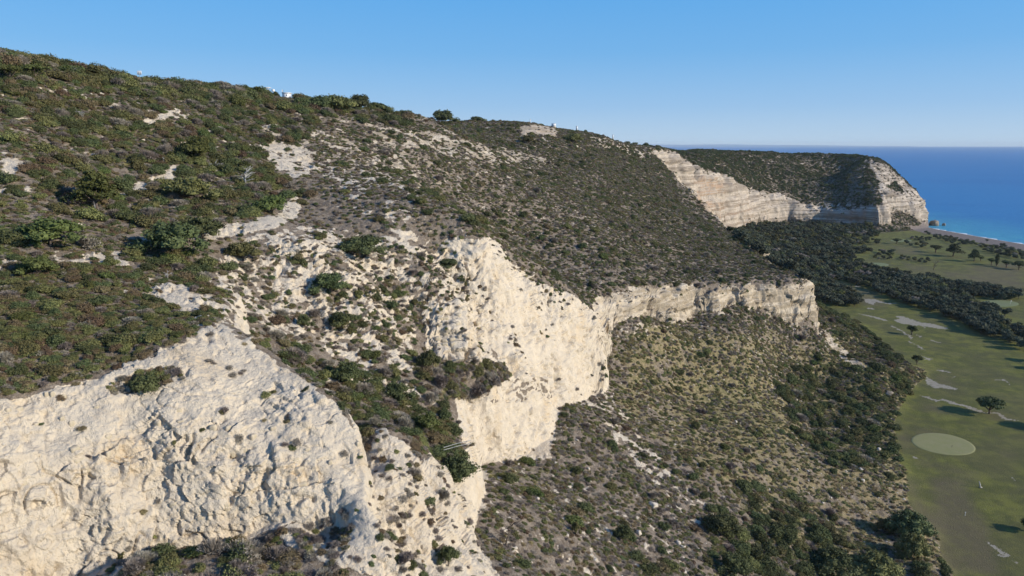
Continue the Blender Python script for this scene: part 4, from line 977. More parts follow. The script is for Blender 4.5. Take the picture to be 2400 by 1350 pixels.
def labels_for(items, noun, group):
    """items: list of (px, py, look); returns one label each. Alike ones near the same place are told apart by order from left to right"""
    base = {}
    for i, (px, py, look) in enumerate(items):
        rel, ph = place_phrase(px, py); base.setdefault((look, rel, ph), []).append(i)
    out = [None] * len(items)
    ordw = ['leftmost', 'second from left', 'third from left', 'fourth from left', 'fifth from left', 'sixth from left', 'seventh from left', 'eighth from left', 'ninth from left']
    for (look, rel, ph), ids in base.items():
        ids.sort(key=lambda i: items[i][0])
        for r, i in enumerate(ids):
            if len(ids) == 1: t = '%s %s %s %s' % (look, noun, rel, ph)
            elif r == len(ids) - 1: t = 'rightmost %s %s %s %s' % (look, noun, rel, ph)
            elif r < len(ordw): t = '%s %s %s %s %s' % (ordw[r].replace(' from left', ''), look, noun, rel, ph) if r == 0 else '%s %s %s %s, %s' % (look, noun, rel, ph, ordw[r])
            else: t = '%s %s %s %s' % (look, noun, rel, ph)
            w = t.split()
            out[i] = ' '.join(w[:16])
    seen_ = set()
    for i, t in enumerate(out):
        while t in seen_: t = 'another ' + ' '.join(t.split()[:15])
        seen_.add(t); out[i] = t
    return out
def empty(name, loc, label, cat, group=None, rz=0.0):
    o = new_obj(name, None, loc=loc, label=label, category=cat)
    o.rotation_euler = (0, 0, rz)
    if group: o['group'] = group
    return o
# ------------------------------------------------------------------ shrubs that show largest: each its own thing
LOOK = {'dark': 'dark green', 'olive': 'olive green', 'brown': 'brownish', 'bright': 'bright yellow-green', 'grey': 'grey twiggy'}
items = []
for i in big:
    kd = kinds[gT[i]]; r = sT[i]; sz = 'large ' if r > 1.5 else ('small ' if r < 0.75 else '')
    items.append((float(pxT[i]), float(pyT[i]), sz + LOOK[kd]))
lb = labels_for(items, 'shrub', None)
proto_shrub = {}
for kd in kinds:
    for v in range(4): proto_shrub[(kd, v)] = bpy.data.objects.new('shrub', SHRUB[kd][v])
for q_, i in enumerate(big):
    o = proto_shrub[(kinds[gT[i]], int(varT[i]))].copy(); o.name = 'shrub'
    scene.collection.objects.link(o); o.location = pT[i]; o.rotation_euler = rotT[i]; o.scale = sizeT[i]
    o['label'] = lb[q_]; o['category'] = 'shrub'; o['group'] = 'shrubs growing on the hillside'
for o in proto_shrub.values(): bpy.data.objects.remove(o)
# ------------------------------------------------------------------ trees
def tube(path, radii, sides=6):
    V, Fq = [], []
    for i, p in enumerate(path):
        p = Vector(p); d = (Vector(path[min(i + 1, len(path) - 1)]) - Vector(path[max(i - 1, 0)])).normalized()
        s = d.cross(Vector((0.31, 0.9, 0.2))).normalized(); t = d.cross(s)
        for k in range(sides):
            a = 2 * math.pi * k / sides; V.append(tuple(p + (s * math.cos(a) + t * math.sin(a)) * radii[i]))
    for i in range(len(path) - 1):
        for k in range(sides): Fq.append((i * sides + k, i * sides + (k + 1) % sides, (i + 1) * sides + (k + 1) % sides, (i + 1) * sides + k))
    return np.array(V), np.array(Fq)
def crooked(p0, d, L, n, rs, wob):
    path = [Vector(p0)]; d = Vector(d).normalized()
    for i in range(n):
        d = (d + Vector(rs.normal(size=3)) * wob).normalized(); path.append(path[-1] + d * (L / n))
    return path
def tree_meshes(kind, seed):
    """unit tree: height 1, returns trunk mesh and crown mesh"""
    rs = np.random.RandomState(seed); parts = []; cs, rr = [], []
    if kind == 'round':
        th = 0.30
        for i in range(9):
            a = i * 2.4; r = 0.24 * rs.uniform(0.5, 1.15); cs.append((r * math.cos(a), r * math.sin(a), rs.uniform(0.50, 0.78))); rr.append(rs.uniform(0.17, 0.24))
        cs.append((0, 0, 0.62)); rr.append(0.30); n, size, flat, mat = 1700, 0.050, 0.85, 'dark'
    elif kind == 'wide':
        th = 0.22
        for i in range(13):
            a = i * 2.4; r = 0.50 * rs.uniform(0.45, 1.1); cs.append((r * math.cos(a), r * math.sin(a), 0.50 + 0.26 * (1 - (r / 0.55) ** 2) + rs.uniform(-0.06, 0.06))); rr.append(rs.uniform(0.20, 0.28))
        cs.append((0, 0, 0.58)); rr.append(0.38); n, size, flat, mat = 2400, 0.055, 0.8, 'dark'
    elif kind == 'bushy':
        th = 0.12
        for i in range(15):
            a = i * 2.4; r = 0.52 * rs.uniform(0.3, 1.15); cs.append((r * math.cos(a), r * math.sin(a), 0.20 + 0.48 * (1 - (r / 0.62) ** 2) * rs.uniform(0.7, 1.15))); rr.append(rs.uniform(0.17, 0.30))
        cs.append((0, 0, 0.40)); rr.append(0.40); n, size, flat, mat = 2800, 0.050, 0.85, 'dark'
    elif kind == 'pine':
        th = 0.35
        for i in range(14):
            h = 0.35 + 0.6 * i / 13; r = 0.33 * (1.05 - h) * rs.uniform(0.6, 1.5) + 0.02; a = i * 2.4; cs.append((r * math.cos(a), r * math.sin(a), h)); rr.append(0.11 + 0.12 * (1 - h) * rs.uniform(0.7, 1.3))
        n, size, flat, mat = 1900, 0.050, 0.75, 'bright'
    elif kind == 'umbrella':
        th = 0.5
        for i in range(14):
            a = i * 2.4; r = 0.55 * rs.uniform(0.2, 1.1); cs.append((r * math.cos(a), r * math.sin(a), 0.74 + 0.14 * (1 - (r / 0.6) ** 2) + rs.uniform(-0.05, 0.05))); rr.append(rs.uniform(0.14, 0.24))
        n, size, flat, mat = 2000, 0.050, 0.6, 'dark'
    elif kind == 'cypress':
        th = 0.15
        for i in range(9):
            h = 0.16 + 0.78 * i / 8; cs.append((rs.uniform(-0.01, 0.01), rs.uniform(-0.01, 0.01), h)); rr.append(0.12 * math.sin(math.pi * (0.18 + 0.72 * i / 8)) + 0.02)
        n, size, flat, mat = 900, 0.040, 1.3, 'dark'
    elif kind == 'wood':
        th = 0.22
        for i in range(8):
            a = i * 2.4; r = 0.34 * rs.uniform(0.4, 1.15); cs.append((r * math.cos(a), r * math.sin(a), rs.uniform(0.34, 0.74))); rr.append(rs.uniform(0.20, 0.30))
        cs.append((0, 0, 0.5)); rr.append(0.38); n, size, flat, mat = 800, 0.095, 0.85, 'woods'
    tip = (0.03, 0.02, th + 0.2); r0 = 0.032 if kind not in ('round', 'wide') else 0.045
    parts.append(tube([(0, 0, -0.06), (0.01, 0.005, th * 0.5), (0.02, -0.01, th), tip], [r0 * 1.25, r0, r0 * 0.8, r0 * 0.45]))
    for c in cs[:7]:
        p1 = Vector(c); p0 = Vector((0.015, 0, th * 0.8)); mid_ = (p0 + p1) / 2 + Vector((0, 0, -0.03)); parts.append(tube([p0, mid_, p1], [r0 * 0.5, r0 * 0.36, r0 * 0.15], 4))
    V, Fq = join(parts); tm = quick_mesh('trunk', V, Fq, True); tm.materials.append(MAT['wood'])
    parts = []
    if kind in ('wood', 'round', 'wide', 'cypress', 'bushy'): parts.append(inner_lobes(cs, rr, flat, rs, 0.66))
    parts.append(clump_leaves(cs, rr, n, size, rs, flat, 0.5, 1.6, 0.5))
    V, Fq = join(parts); cm = quick_mesh('crown', V, Fq); cm.materials.append(MAT[mat]); return tm, cm
def dead_tree_mesh(seed, branches=7, spread=0.6, fork=0.35):
    rs = np.random.RandomState(seed)
    trunk = crooked((0, 0, -0.05), (rs.uniform(-0.25, 0.25), 0.05, 1), 0.72, 5, rs, 0.16)
    parts = [tube(trunk, [0.036, 0.032, 0.028, 0.022, 0.016, 0.010], 5)]; br = []
    for i in range(branches):
        p = trunk[2 + (i % 4)]; a = rs.uniform(0, 6.28); pa = crooked(p, (math.cos(a), 0.5 * math.sin(a), rs.uniform(0.2, 0.9)), spread * rs.uniform(0.6, 1.1), 5, rs, 0.33)
        one = [tube(pa, [0.020, 0.017, 0.014, 0.010, 0.007, 0.004], 4)]
        for s in range(2):
            pb = crooked(pa[2 + s], (math.cos(a + 1.2), math.sin(a) * 0.5, rs.uniform(0.1, 0.9)), spread * 0.45, 3, rs, 0.35); one.append(tube(pb, [0.010, 0.008, 0.006, 0.003], 4))
        br.append(join(one))
    return join(parts), br
TREES = {k: [tree_meshes(k, 40 + 9 * i + len(k)) for i in range(3)] for k in ('round', 'wide', 'pine', 'umbrella', 'cypress', 'wood', 'bushy')}
for k, (a, b_) in enumerate([]): pass
def px_size(n_px, base): return n_px / FP * (base.y * CT + (CAMZ - base.z) * ST)
def make_tree(kind, base, h, w, label, group, rz, v=0, mat=None):
    """h, w in metres; w scales the crown sideways"""
    t = empty('tree', base, label, 'tree', group, rz)
    tm, cm = TREES[kind][v % 3]
    if mat:
        key = cm.name + mat
        if key not in _used:
            c2 = cm.copy(); c2.materials[0] = MAT[mat]; _used[key] = c2
        cm = _used[key]
    nat = {'round': 0.84, 'wide': 1.45, 'pine': 0.72, 'umbrella': 1.45, 'cypress': 0.26, 'wood': 1.15, 'bushy': 1.35}[kind]
    s = w / (nat * h)
    for nm, me in (('trunk', tm), ('crown', cm)):
        o = new_obj(nm, me, parent=t); o.scale = (h * s, h * s, h)
    return t
NAMED_TREES = [  # kind, base x, base y, width px, height px, label, material
 ('wide',2317,970,64,42,'lone broad dark carob tree standing at the end of the stony track',None),
 ('wide',2452,1004,60,40,'broad dark carob tree just right of the photo beyond the stony track',None),
 ('round',2136,785,23,23,'small round tree right below the biggest bare patch on the fairway',None),
 ('wide',2149,855,25,25,'thin-crowned small tree standing near the fairway edge above the bare stones',None),
 ('round',2389,768,12,14,'tiny tree by the pale path at the right edge below the green',None),
 ('wide',2428,848,36,26,'dark tree at the right edge casting the upper of two long shadows',None),
 ('wide',2437,866,34,22,'dark tree at the right edge casting the lower of two long shadows',None),
 ('wide',2418,1246,44,32,'dark tree peeping in at the lower right edge of the fairway',None),
 ('round',2103,571,19,13,'small round tree alone beside the farthest pale green',None),
 ('round',2192,592,23,19,'rounded tree at the right end of the short tree row',None),
 ('pine',2234,601,32,28,'tall irregular tree with a raised top on the far fairway','dark'),
 ('pine',2282,613,25,27,'dense cone-shaped tree left of its small companion on far fairway','dark'),
 ('round',2299,611,15,13,'small round tree beside the dense cone-shaped tree',None),
 ('round',2324,621,17,16,'small tree immediately left of the slim cypress',None),
 ('cypress',2336,623,9,29,'slim dark cypress on the far fairway',None),
 ('round',2358,627,22,18,'rounded tree immediately right of the slim cypress',None),
 ('wide',2389,632,33,21,'wide spreading tree at the right edge of the far fairway',None),
 ('round',2312,568,8,8,'little round tree at the upper edge of the beach scrub',None),
 ('umbrella',22,190,75,46,'flat-topped pine with a visible trunk at the top left edge','bright'),
 ('umbrella',82,185,80,42,'spreading light green pine at the top left','bright'),
 ('umbrella',60,158,70,30,'dark pine crowning the top left skyline',None),
 ('pine',160,172,40,26,'bushy pine on the skyline left of the red roof',None),
 ('pine',222,182,52,36,'wind-swept pine right in front of the red roof','olive'),
 ('pine',262,190,60,26,'low green pine on the skyline right of the red roof','olive'),
 ('round',420,214,60,20,'low dark tree on the skyline right of the antenna panels',None),
 ('wide',450,212,50,22,'dark spreading tree on the skyline between antenna and white building',None),
 ('pine',492,200,26,20,'small spiky tree on the skyline left of the white building',None),
 ('wide',522,210,44,26,'dark tree on the skyline sloping left of the white building',None),
 ('pine',606,224,34,26,'pointed dark tree hiding the left part of the white building',None),
 ('pine',646,224,16,18,'narrow dark tree between the roof canopy and the white cabin',None),
 ('wide',748,258,62,46,'dense dark pine at the left end of the skyline group',None),
 ('umbrella',792,262,66,52,'brown-green pine in the middle of the skyline group','olive'),
 ('umbrella',838,256,54,46,'open-crowned pine through which the sky shows',None),
 ('umbrella',884,262,50,34,'flat pine right of the small signboard',None),
 ('wide',912,284,40,28,'low dark pine at the right end of the skyline group',None),
 ('wide',1040,288,64,38,'wedge-shaped dark tree leaning on the skyline',None),
 ('wide',1118,284,40,14,'low dark bush-like tree on the skyline left of the white box',None),
 ('round',1345,336,50,26,'bright green tree right of the orange earth scar','olive'),
 ('round',1238,338,34,24,'green tree below the orange earth scar','olive'),
 ('pine',231,500,92,92,'big green pine with a pale trunk in the left scrub','bright'),
 ('round',462,378,84,66,'full rounded green pine above the white dead tree','bright'),
 ('wide',306,300,52,26,'bright green pine below the high chalk streak','bright'),
 ('wide',118,575,150,72,'wide bright pine around the bleached forked dead tree','bright'),
 ('wide',88,645,88,52,'yellow-green pine below the wide bright pine','bright'),
 ('wide',405,600,150,92,'very large dark tree in the middle of the left slope',None),
 ('wide',450,470,120,60,'large green tree between chalk streak and white ledge','olive'),
 ('round',640,500,76,52,'green tree at the upper end of the white chalk ledge','bright'),
 ('wide',568,612,84,52,'grey-green pine below the white chalk ledge','olive'),
 ('wide',475,560,110,60,'dark tree overhanging the left end of the white ledge',None),
 ('wide',850,600,110,60,'large dark tree mass above the broken white ground',None),
 ('wide',770,690,88,56,'dark leaning tree amid the broken white ground',None),
 ('wide',1050,632,62,30,'dark bush-like tree just below the rounded cliff top',None),
 ('round',1004,868,62,56,'upright dark green tree below the jointed rock blocks',None),
 ('round',715,770,42,36,'small round dark tree on the chalk left of the second cliff',None),
 ('wide',800,770,76,44,'dark low tree right of the small round dark tree',None),
 ('wide',812,900,80,60,'dark tree at the head of the gully',None),
 ('wide',930,940,76,50,'dark tree in the middle of the gully',None),
 ('wide',1070,1120,90,60,'dark tangled tree at the gully mouth beside the chalk knob',None),
 ('round',1000,1010,70,46,'yellow-green tree low in the gully','bright'),
 ('round',1051,1325,52,58,'dark green bush-like tree alone on the lower chalk apron',None),
 ('round',1350,1252,24,34,'small upright green tree on the stony slope','olive'),
 ('round',1460,1268,48,44,'dark bush-like tree left of the white boulders',None),
 ('wide',1690,1255,90,60,'large dark tree in the thicket at the bottom',None),
 ('wide',2130,1250,95,62,'broad dark tree at the lower fairway edge',None),
 ('round',2072,1250,44,40,'rounded grey-green tree left of the broad dark fairway tree','olive'),
 ('round',2140,1300,70,60,'grey-brown rounded tree below the broad dark fairway tree','olive'),
 ('wide',1950,1345,110,70,'dark tree cut by the bottom edge left of the fairway',None),
 ('wide',2050,1352,110,66,'grey-green tree cut by the bottom edge beside the fairway','olive'),
 ('round',1715,1352,80,62,'dark round tree cut by the bottom edge',None),
]
rt = np.random.RandomState(3)
for kd, bx, by, w, h, lab, mt in NAMED_TREES:
    if bx > 2400:                                     # just outside the frame, on the plain
        bx_, by_ = at_level(bx, by, 7.0); base = Vector((bx_, by_, 7.0))
    else:
        base = ground_at_pixel(bx, by)
        if bx < 1900 and kd in ('wide', 'round', 'umbrella') and not (kd == 'umbrella' and bx < 100): kd = 'bushy'
        if bx > 1900 and by > 1200: kd = 'bushy'
        if by < 300 and bx > 380 and bx < 1130: w *= (1.35 if bx < 1000 and bx not in (606, 648) else 1.0)
    hm, wm = px_size(h, base), px_size(w, base)
    if by < 320: base.z -= 1.1
    hm = max(hm * 1.05, 0.5 * wm)
    make_tree(kd, base, hm, wm, lab, None, rt.uniform(0, 6.28), rt.randint(3), mt)
# tree belts between the fairways and the woods of the valley
B1 = z3([(190,700),(330,610),(450,570),(600,600),(700,640),(900,680),(1100,720),(1350,740),(1500,780),(1700,820),(2050,850),(2200,880),(2400,900),(2400,985),(2200,975),(1750,950),(1800,1030),(2050,1100),(2230,1160),(2060,1190),(2250,1300),(2400,1370),(2400,1540),(2150,1440),(1900,1350),(1600,1190),(1250,1080),(900,960),(640,850),(450,790),(200,740)])
B2 = z3([(-10,730),(170,780),(280,830),(420,880),(560,970),(575,1010),(480,1050),(250,1040),(40,980),(-10,900)])
B3 = [(1700,545),(1760,530),(1900,527),(2040,533),(2060,556),(1990,560),(2000,585),(2050,592),(1990,600),(2020,622),(1980,640),(1940,655),(1905,700),(1880,690),(1868,655),(1800,615),(1740,575)]
B4 = [(2150,540),(2210,552),(2270,565),(2290,576),(2240,576),(2200,562)]
B5 = [(2296,578),(2350,578),(2400,590),(2400,612),(2340,598),(2300,588)]
B6 = [(1992,562),(2040,562),(2073,574),(2010,576)]; B7 = [(2058,590),(2096,592),(2094,600),(2060,600)]; B8 = [(2044,600),(2096,602),(2090,611),(2050,608)]; B9 = [(2104,602),(2181,610),(2170,619),(2110,610)]
B10 = [(2123,568),(2172,574),(2170,583),(2125,578)]; B11 = [(2130,557),(2183,560),(2180,566),(2135,564)]
cand = []
def belt(poly, hr, dmin, n, kind='wood', name='belt', asp=1.0):
    w = fin(poly) & (f_slope < 0.3) & (f_beach < 0.5)
    if not w.any(): print('no ground in', name); return
    k, p = scatter(np.where(w, 1.0, 0.0) * 3.0 / dmin ** 2, rt, n)
    for i in range(len(k)):
        if all((p[i, 0] - c[0]) ** 2 + (p[i, 1] - c[1]) ** 2 > dmin * dmin for c in cand): cand.append((p[i, 0], p[i, 1], p[i, 2], rt.uniform(*hr), name, asp))
belt(B1, (3.6, 5.6), 3.4, 1500); belt(B2, (3.5, 5.5), 3.4, 400); belt(B3, (3.2, 6.0), 4.4, 2200, name='woods')
belt(B4, (2.2, 3.4), 4.0, 160, name='beach'); belt(B5, (2.4, 4.0), 4.2, 160, name='beach'); belt(B6, (2.8, 4.2), 4.2, 60, name='clump'); belt(B7, (2.5, 3.5), 4, 30, name='clump')
belt(B8, (1.8, 2.6), 3.6, 40, name='clump'); belt(B9, (1.8, 2.6), 3.6, 60, name='clump'); belt(B10, (3.2, 4.6), 5.5, 14, name='row'); belt(B11, (2.0, 3.0), 4, 40, name='clump')
cand = np.array([(c[0], c[1], c[2], c[3], i) for i, c in enumerate(cand)])
cx_, cy_ = project(cand[:, 0], cand[:, 1], cand[:, 2] + 2)
vis_ = (cx_ > 0) & (cx_ < 2400)
o_ = np.argsort(-np.where(vis_, cand[:, 3] / cand[:, 1], 0))
NT = 220
items = [(float(cx_[i]), float(cy_[i]), ['small ', '', 'tall '][int(np.digitize(cand[i, 3], [3.6, 5.0]))] + ['dark green', 'dark', 'grey-green'][i % 3]) for i in o_[:NT]]
lb = labels_for(items, 'tree', None)
for q_, i in enumerate(o_[:NT]):
    h = cand[i, 3]
    make_tree('wood', Vector(cand[i, :3]), h, h * rt.uniform(1.0, 1.5), lb[q_], 'trees of the belts and woods on the plain', rt.uniform(0, 6.28), i, {2: 'olive' if i % 5 == 2 else None}.get(i % 3))
r_ = o_[NT:]; nR = len(r_)
hR = cand[r_, 3]; wr = hR * rt.uniform(1.0, 1.5, nR) / 1.15
WV = [TREES['wood'][i][1] for i in range(3)]
for i, mn in enumerate(('olive', 'dark', 'grey')):
    c2 = TREES['wood'][i][1].copy(); c2.materials[0] = MAT[mn]; WV.append(c2)
instancer('woodland', WV, cand[r_, :3], np.stack([np.zeros(nR), np.zeros(nR), rt.uniform(0, 6.28, nR)], 1), np.stack([wr, wr, hR], 1), rt.choice(6, nR, p=[0.24, 0.23, 0.23, 0.13, 0.13, 0.04]), 'dark woodland filling the valley under the far cliffs')

# ------------------------------------------------------------------ dead and leafless trees
DEAD = [(196,288,30,34,'pale bleached dead tree high on the left slope','dead',7),(98,572,30,36,'bleached forked dead tree in front of the wide bright pine','dead',5),
        (576,438,52,42,'white gnarled dead tree with twisted arms above the chalk ledge','dead',8),(508,398,44,18,'low white dead branch arching over the dark tree','dead',8),
        (387,388,12,26,'thin curved dead stem between green pines','dead',3),(394,655,26,22,'small bleached branches below the very large dark tree','dead',6),
        (232,512,36,34,'pale trunk and forked limbs under the big green pine','dead',5),(1186,1282,62,64,'leafless dark branching tree on the slope at bottom centre','wood',10),
        (2187,633,16,22,'bare winter tree alone on the far fairway','wood',10),(170,178,24,20,'grey dead tree on the skyline left of the red roof','dead',6)]
for i, (bx, by, w, h, lab, mt, nb) in enumerate(DEAD):
    base = ground_at_pixel(bx, by); hm, wm = px_size(h, base), px_size(w, base)
    t = empty('dead_tree', base, lab, 'dead tree', None, 0.4 * i)
    tr, br = dead_tree_mesh(900 + i, nb, 0.5)
    k = 1.35 if 'low' in lab else 1.0
    for nm, (V, Fq) in [('trunk', tr)] + [('branch', b_) for b_ in br]:
        V = V * np.array([wm * 1.15, wm * 1.15, hm * 1.2]); me = quick_mesh(nm, V, Fq, True); me.materials.append(MAT[mt]); new_obj(nm, me, parent=t)
# fallen poles across the bushes at the gully mouth
p0 = ground_at_pixel(1040, 1074); p1 = ground_at_pixel(1108, 1064)
for q_, dz in enumerate((1.1, 1.45)):
    a = Vector((p0.x, p0.y, p0.z + dz)); b_ = a + Vector((3.6, 1.4, 0.35 + 0.1 * q_))
    V, Fq = tube([a, a.lerp(b_, 0.5) + Vector((0, 0, 0.06)), b_], [0.045, 0.04, 0.03], 6)
    new_obj('fallen_branch', quick_mesh('fallen_branch', V, Fq, True), mat=MAT['dead'], label=['lower of two pale straight branches lying on the gully bushes', 'upper of two pale straight branches lying on the gully bushes'][q_], category='branch')
# ------------------------------------------------------------------ boulders
def rock_mesh(seed, box=False, mat='rock'):
    rs = np.random.RandomState(seed); n = 5
    V, Fq = [], []
    # cube sphere with 3x3 faces per side, 54 quads
    idx = {}
    def vid(p):
        key = tuple(np.round(p, 4))
        if key not in idx: idx[key] = len(V); V.append(p)
        return idx[key]
    g_ = [-1, -0.4, 0.4, 1]
    for ax in range(3):
        for sg in (-1, 1):
            for i in range(3):
                for j in range(3):
                    qd = []
                    for di, dj in ((0, 0), (1, 0), (1, 1), (0, 1)):
                        p = np.zeros(3); p[ax] = sg; p[(ax + 1) % 3] = g_[i + di]; p[(ax + 2) % 3] = g_[j + dj]; qd.append(vid(p))
                    Fq.append(tuple(qd if sg > 0 else qd[::-1]))
    V = np.array(V); r = np.linalg.norm(V, axis=1, keepdims=True)
    V = V / (r ** (0.45 if box else 0.85)) * (1.0 if box else 0.9) + rs.normal(size=V.shape) * (0.06 if box else 0.11)
    me = quick_mesh('boulder', V * 0.5 * (0.8 if box else 1), Fq); me.materials.append(MAT[mat]); return me
ROCKS = [rock_mesh(60 + i) for i in range(5)]; ROCKS_TAN = [rock_mesh(70 + i, False, 'tanrock') for i in range(5)]; BLOCKS = [rock_mesh(80 + i, True, 'blockrock') for i in range(4)]
BOUL = [(1529,1187,26,14),(1496,1252,14,14),(1561,1245,14,12),(1588,1275,14,10),(1600,1283,14,8),(1482,1299,12,12),(1865,939,7,5),(1724,991,7,7),(2059,1058,11,12),(2020,1128,11,8),
        (2018,1102,12,6),(1880,1045,6,5),(1845,1042,5,5),(1863,1058,7,5),(1893,1106,6,5),(1930,1180,7,5),(2082,926,24,12),(2189,522,20,15),(2212,526,8,6),(1895,1128,5,4),(1868,1103,6,6),(1260,1170,10,6),(1380,1100,8,6),(1700,1310,10,8),(1940,1347,12,10),(2065,1262,6,5),(1985,1275,7,5)]
items = []; objs = []
def boulder(base, sx, sy, sz, rz, mesh):
    o = new_obj('boulder', mesh, loc=base); o.scale = (sx, sy, sz); o.rotation_euler = (rt.uniform(-0.3, 0.3), rt.uniform(-0.3, 0.3), rz); o['category'] = 'boulder'; return o
for bx, by, w, h in BOUL:
    if bx in (2189, 2212): x, y = at_level(bx, by + h * 0.4, 0.3); base = Vector((x, y, 0.8))
    else: base = ground_at_pixel(bx, by)
    sc = 1.0; wm, hm = px_size(w, base), px_size(h, base)
    objs.append(boulder(base + Vector((0, 0, hm * 0.15)), wm * 1.1, wm * 0.9, hm * 1.3, rt.uniform(0, 3), (ROCKS_TAN if bx in (2189, 2212, 2082) else ROCKS)[len(objs) % 5])); items.append((bx, by, 'large white' if w > 12 else 'white'))
stone_d = np.where(talus & (f_tf <= 0), 0.012, 0.0) + np.where((f_rock > 0.3) & (f_rock < 0.7) & ~faru & (f_slope < 0.5), 0.03, 0)
kS, pS = scatter(stone_d, rt); aS = np.where(f_hid[kS] < 0.1, 1 / pS[:, 1], 0) * (0.4 + rt.rand(len(kS))); oS = np.argsort(-aS)[:190]
for i in oS:
    s = rt.uniform(0.25, 0.75) * (1 + pS[i, 1] / 400); x, y = project(pS[i, 0], pS[i, 1], pS[i, 2])
    objs.append(boulder(Vector(pS[i]) + Vector((0, 0, -0.02)), s * rt.uniform(0.8, 1.4), s * rt.uniform(0.5, 1.0), s * rt.uniform(0.35, 0.7), rt.uniform(0, 3), ROCKS[i % 5])); items.append((float(x), float(y), ['white', 'angular white', 'low pale', 'weathered pale'][i % 4]))
for o, l in zip(objs, labels_for(items, 'boulder', None)): o['label'] = l; o['group'] = 'white boulders fallen from the cliffs'
d3 = np.where(talus, 0.28, 0.0) + np.where((f_rock > 0.25) & ~faru & (f_slope < 0.5), 0.40, 0) + np.where(plant_ok & slopeF, 0.22, 0)
d3 = d3 * np.clip(0.5 + 1.4 * f_patch, 0.0, 2.5)
k3, p3 = scatter(d3, rt, 60000); s3 = rt.uniform(0.12, 0.42, len(k3)) * np.clip(p3[:, 1] / 140, 0.7, 1.6)
instancer('loose_stones', ROCKS, p3, tilt_rot(k3, rt, 0.5), np.stack([s3 * 1.3, s3, s3 * 0.6], 1), rt.randint(0, 5, len(k3)), 'small white stones littering the slopes')
# jointed blocks standing proud of the cliffs: pieces of the cliff
cliff_obj = bpy.data.objects['chalk_cliffs']
BL = []
for r in range(6):
    for c in range(8):
        px_ = 1012 + c * 16.5 + rt.uniform(-3, 3); py_ = 742 + r * 15 - c * 1.5 + rt.uniform(-2, 2)
        if rt.rand() < 0.80: BL.append((px_, py_, 13 * rt.uniform(0.8, 1.25), 11 * rt.uniform(0.8, 1.2)))
for x, y, w, h in [(22,972,20,30),(48,962,26,22),(112,930,14,34),(126,932,16,38),(150,935,28,26),(150,990,16,30),(170,1000,20,40),(182,1060,34,24),(188,1085,40,30),(205,1100,30,26),(262,1030,26,34),(256,1075,20,46),(308,1010,22,16),(372,1000,22,26),
                 (396,1000,24,22),(420,970,36,22),(424,995,24,14),(440,1020,18,34),(386,1044,22,30),(498,1010,26,30),(500,1030,22,22),(540,1010,22,40),(548,1060,18,34),(575,1060,20,30),(598,1030,24,34),(470,1220,24,24),(405,1190,26,24),(700,1085,26,34),(708,1105,24,30),(712,1140,34,24),(722,1060,22,24),
                 (590,1165,20,26),(600,1185,24,20),(843,1045,18,34),(846,1070,20,20),(778,1090,16,30),(530,1190,20,30),(140,1200,18,20),(60,1140,26,30),(40,1100,30,20),(640,1010,22,26),(90,1000,18,18),(230,960,20,16),(1290,720,12,26),(1185,715,14,26)]:
    BL.append((x, y, w * 0.8, h * 0.8))
BL = [(x, y, w * (1.35 if q_ < 45 and x > 1000 else 1), h * (1.35 if q_ < 45 and x > 1000 else 1)) for q_, (x, y, w, h) in enumerate(BL)]
for i, (x, y, w, h) in enumerate(BL):
    base = ground_at_pixel(x, y); wm, hm = px_size(w, base), px_size(h, base)
    c = int((base.x / base.y - AMIN) / (AMAX - AMIN) * (NCOL - 1)); j = int(np.argmin(np.abs(Y_[c] - base.y) + 2 * np.abs(Z_[c] - base.z)))
    nrm = Vector(N0[c, j]); nh = Vector((nrm.x, nrm.y, 0)).normalized(); b0 = Vector(P[c, j])
    o = new_obj('rock_block', BLOCKS[i % 4] if i < 48 and x > 1000 else ROCKS_BOX[i % 4] if 'ROCKS_BOX' in globals() else BLOCKS[i % 4], parent=cliff_obj)
    o.location = b0 - nh * 0.36 * wm; o.scale = (wm * 1.05, wm * 0.9, hm * 1.05); o.rotation_euler = (0, 0, math.atan2(nh.y, nh.x) + math.pi / 2 + rt.uniform(-0.25, 0.25))

# ------------------------------------------------------------------ things people put there
def boxv(x0, x1, y0, y1, z0, z1):
    V = np.array([(x0, y0, z0), (x1, y0, z0), (x1, y1, z0), (x0, y1, z0), (x0, y0, z1), (x1, y0, z1), (x1, y1, z1), (x0, y1, z1)], float)
    return V, np.array([(3, 2, 1, 0), (4, 5, 6, 7), (0, 1, 5, 4), (1, 2, 6, 5), (2, 3, 7, 6), (3, 0, 4, 7)])
def part(name, shapes, mat, parent, label=None):
    V, Fq = join(shapes); me = quick_mesh(name, V, Fq); o = new_obj(name, me, parent=parent, mat=MAT[mat])
    if label: o['label'] = label
    return o
def on_skyline(px, py, Y=None):
    """the point of the ground that makes the skyline in that direction"""
    a, e = az_e(px, py); c = int(round((float(a) - AMIN) / (AMAX - AMIN) * (NCOL - 1)))
    Y = math.exp(lraw[int(np.argmax(ERAW[c]))]); x = float(a) * Y; return Vector((x, Y, ground_under(x, Y)))
# antenna with three white panels
p = on_skyline(328, 188, 190); Ya = p.y; t = empty('antenna_mast', p, 'white panel antenna on a slim pole above the left skyline', 'antenna')
top = CAMZ + float(az_e(328, 166)[1]) * Ya - p.z
part('pole', [tube([(0, 0, -0.3), (0, 0, top + 0.1)], [0.07, 0.05])], 'steel', t)
part('cross_arm', [boxv(-0.62, 0.62, 0.10, 0.16, top - 0.15, top - 0.08)], 'steel', t)
for dx, w in ((-0.50, 0.10), (-0.12, 0.24), (0.22, 0.12), (0.48, 0.13)): part('panel', [boxv(dx - w, dx + w, -0.05, 0.08, top - 1.05, top)], 'white', t)
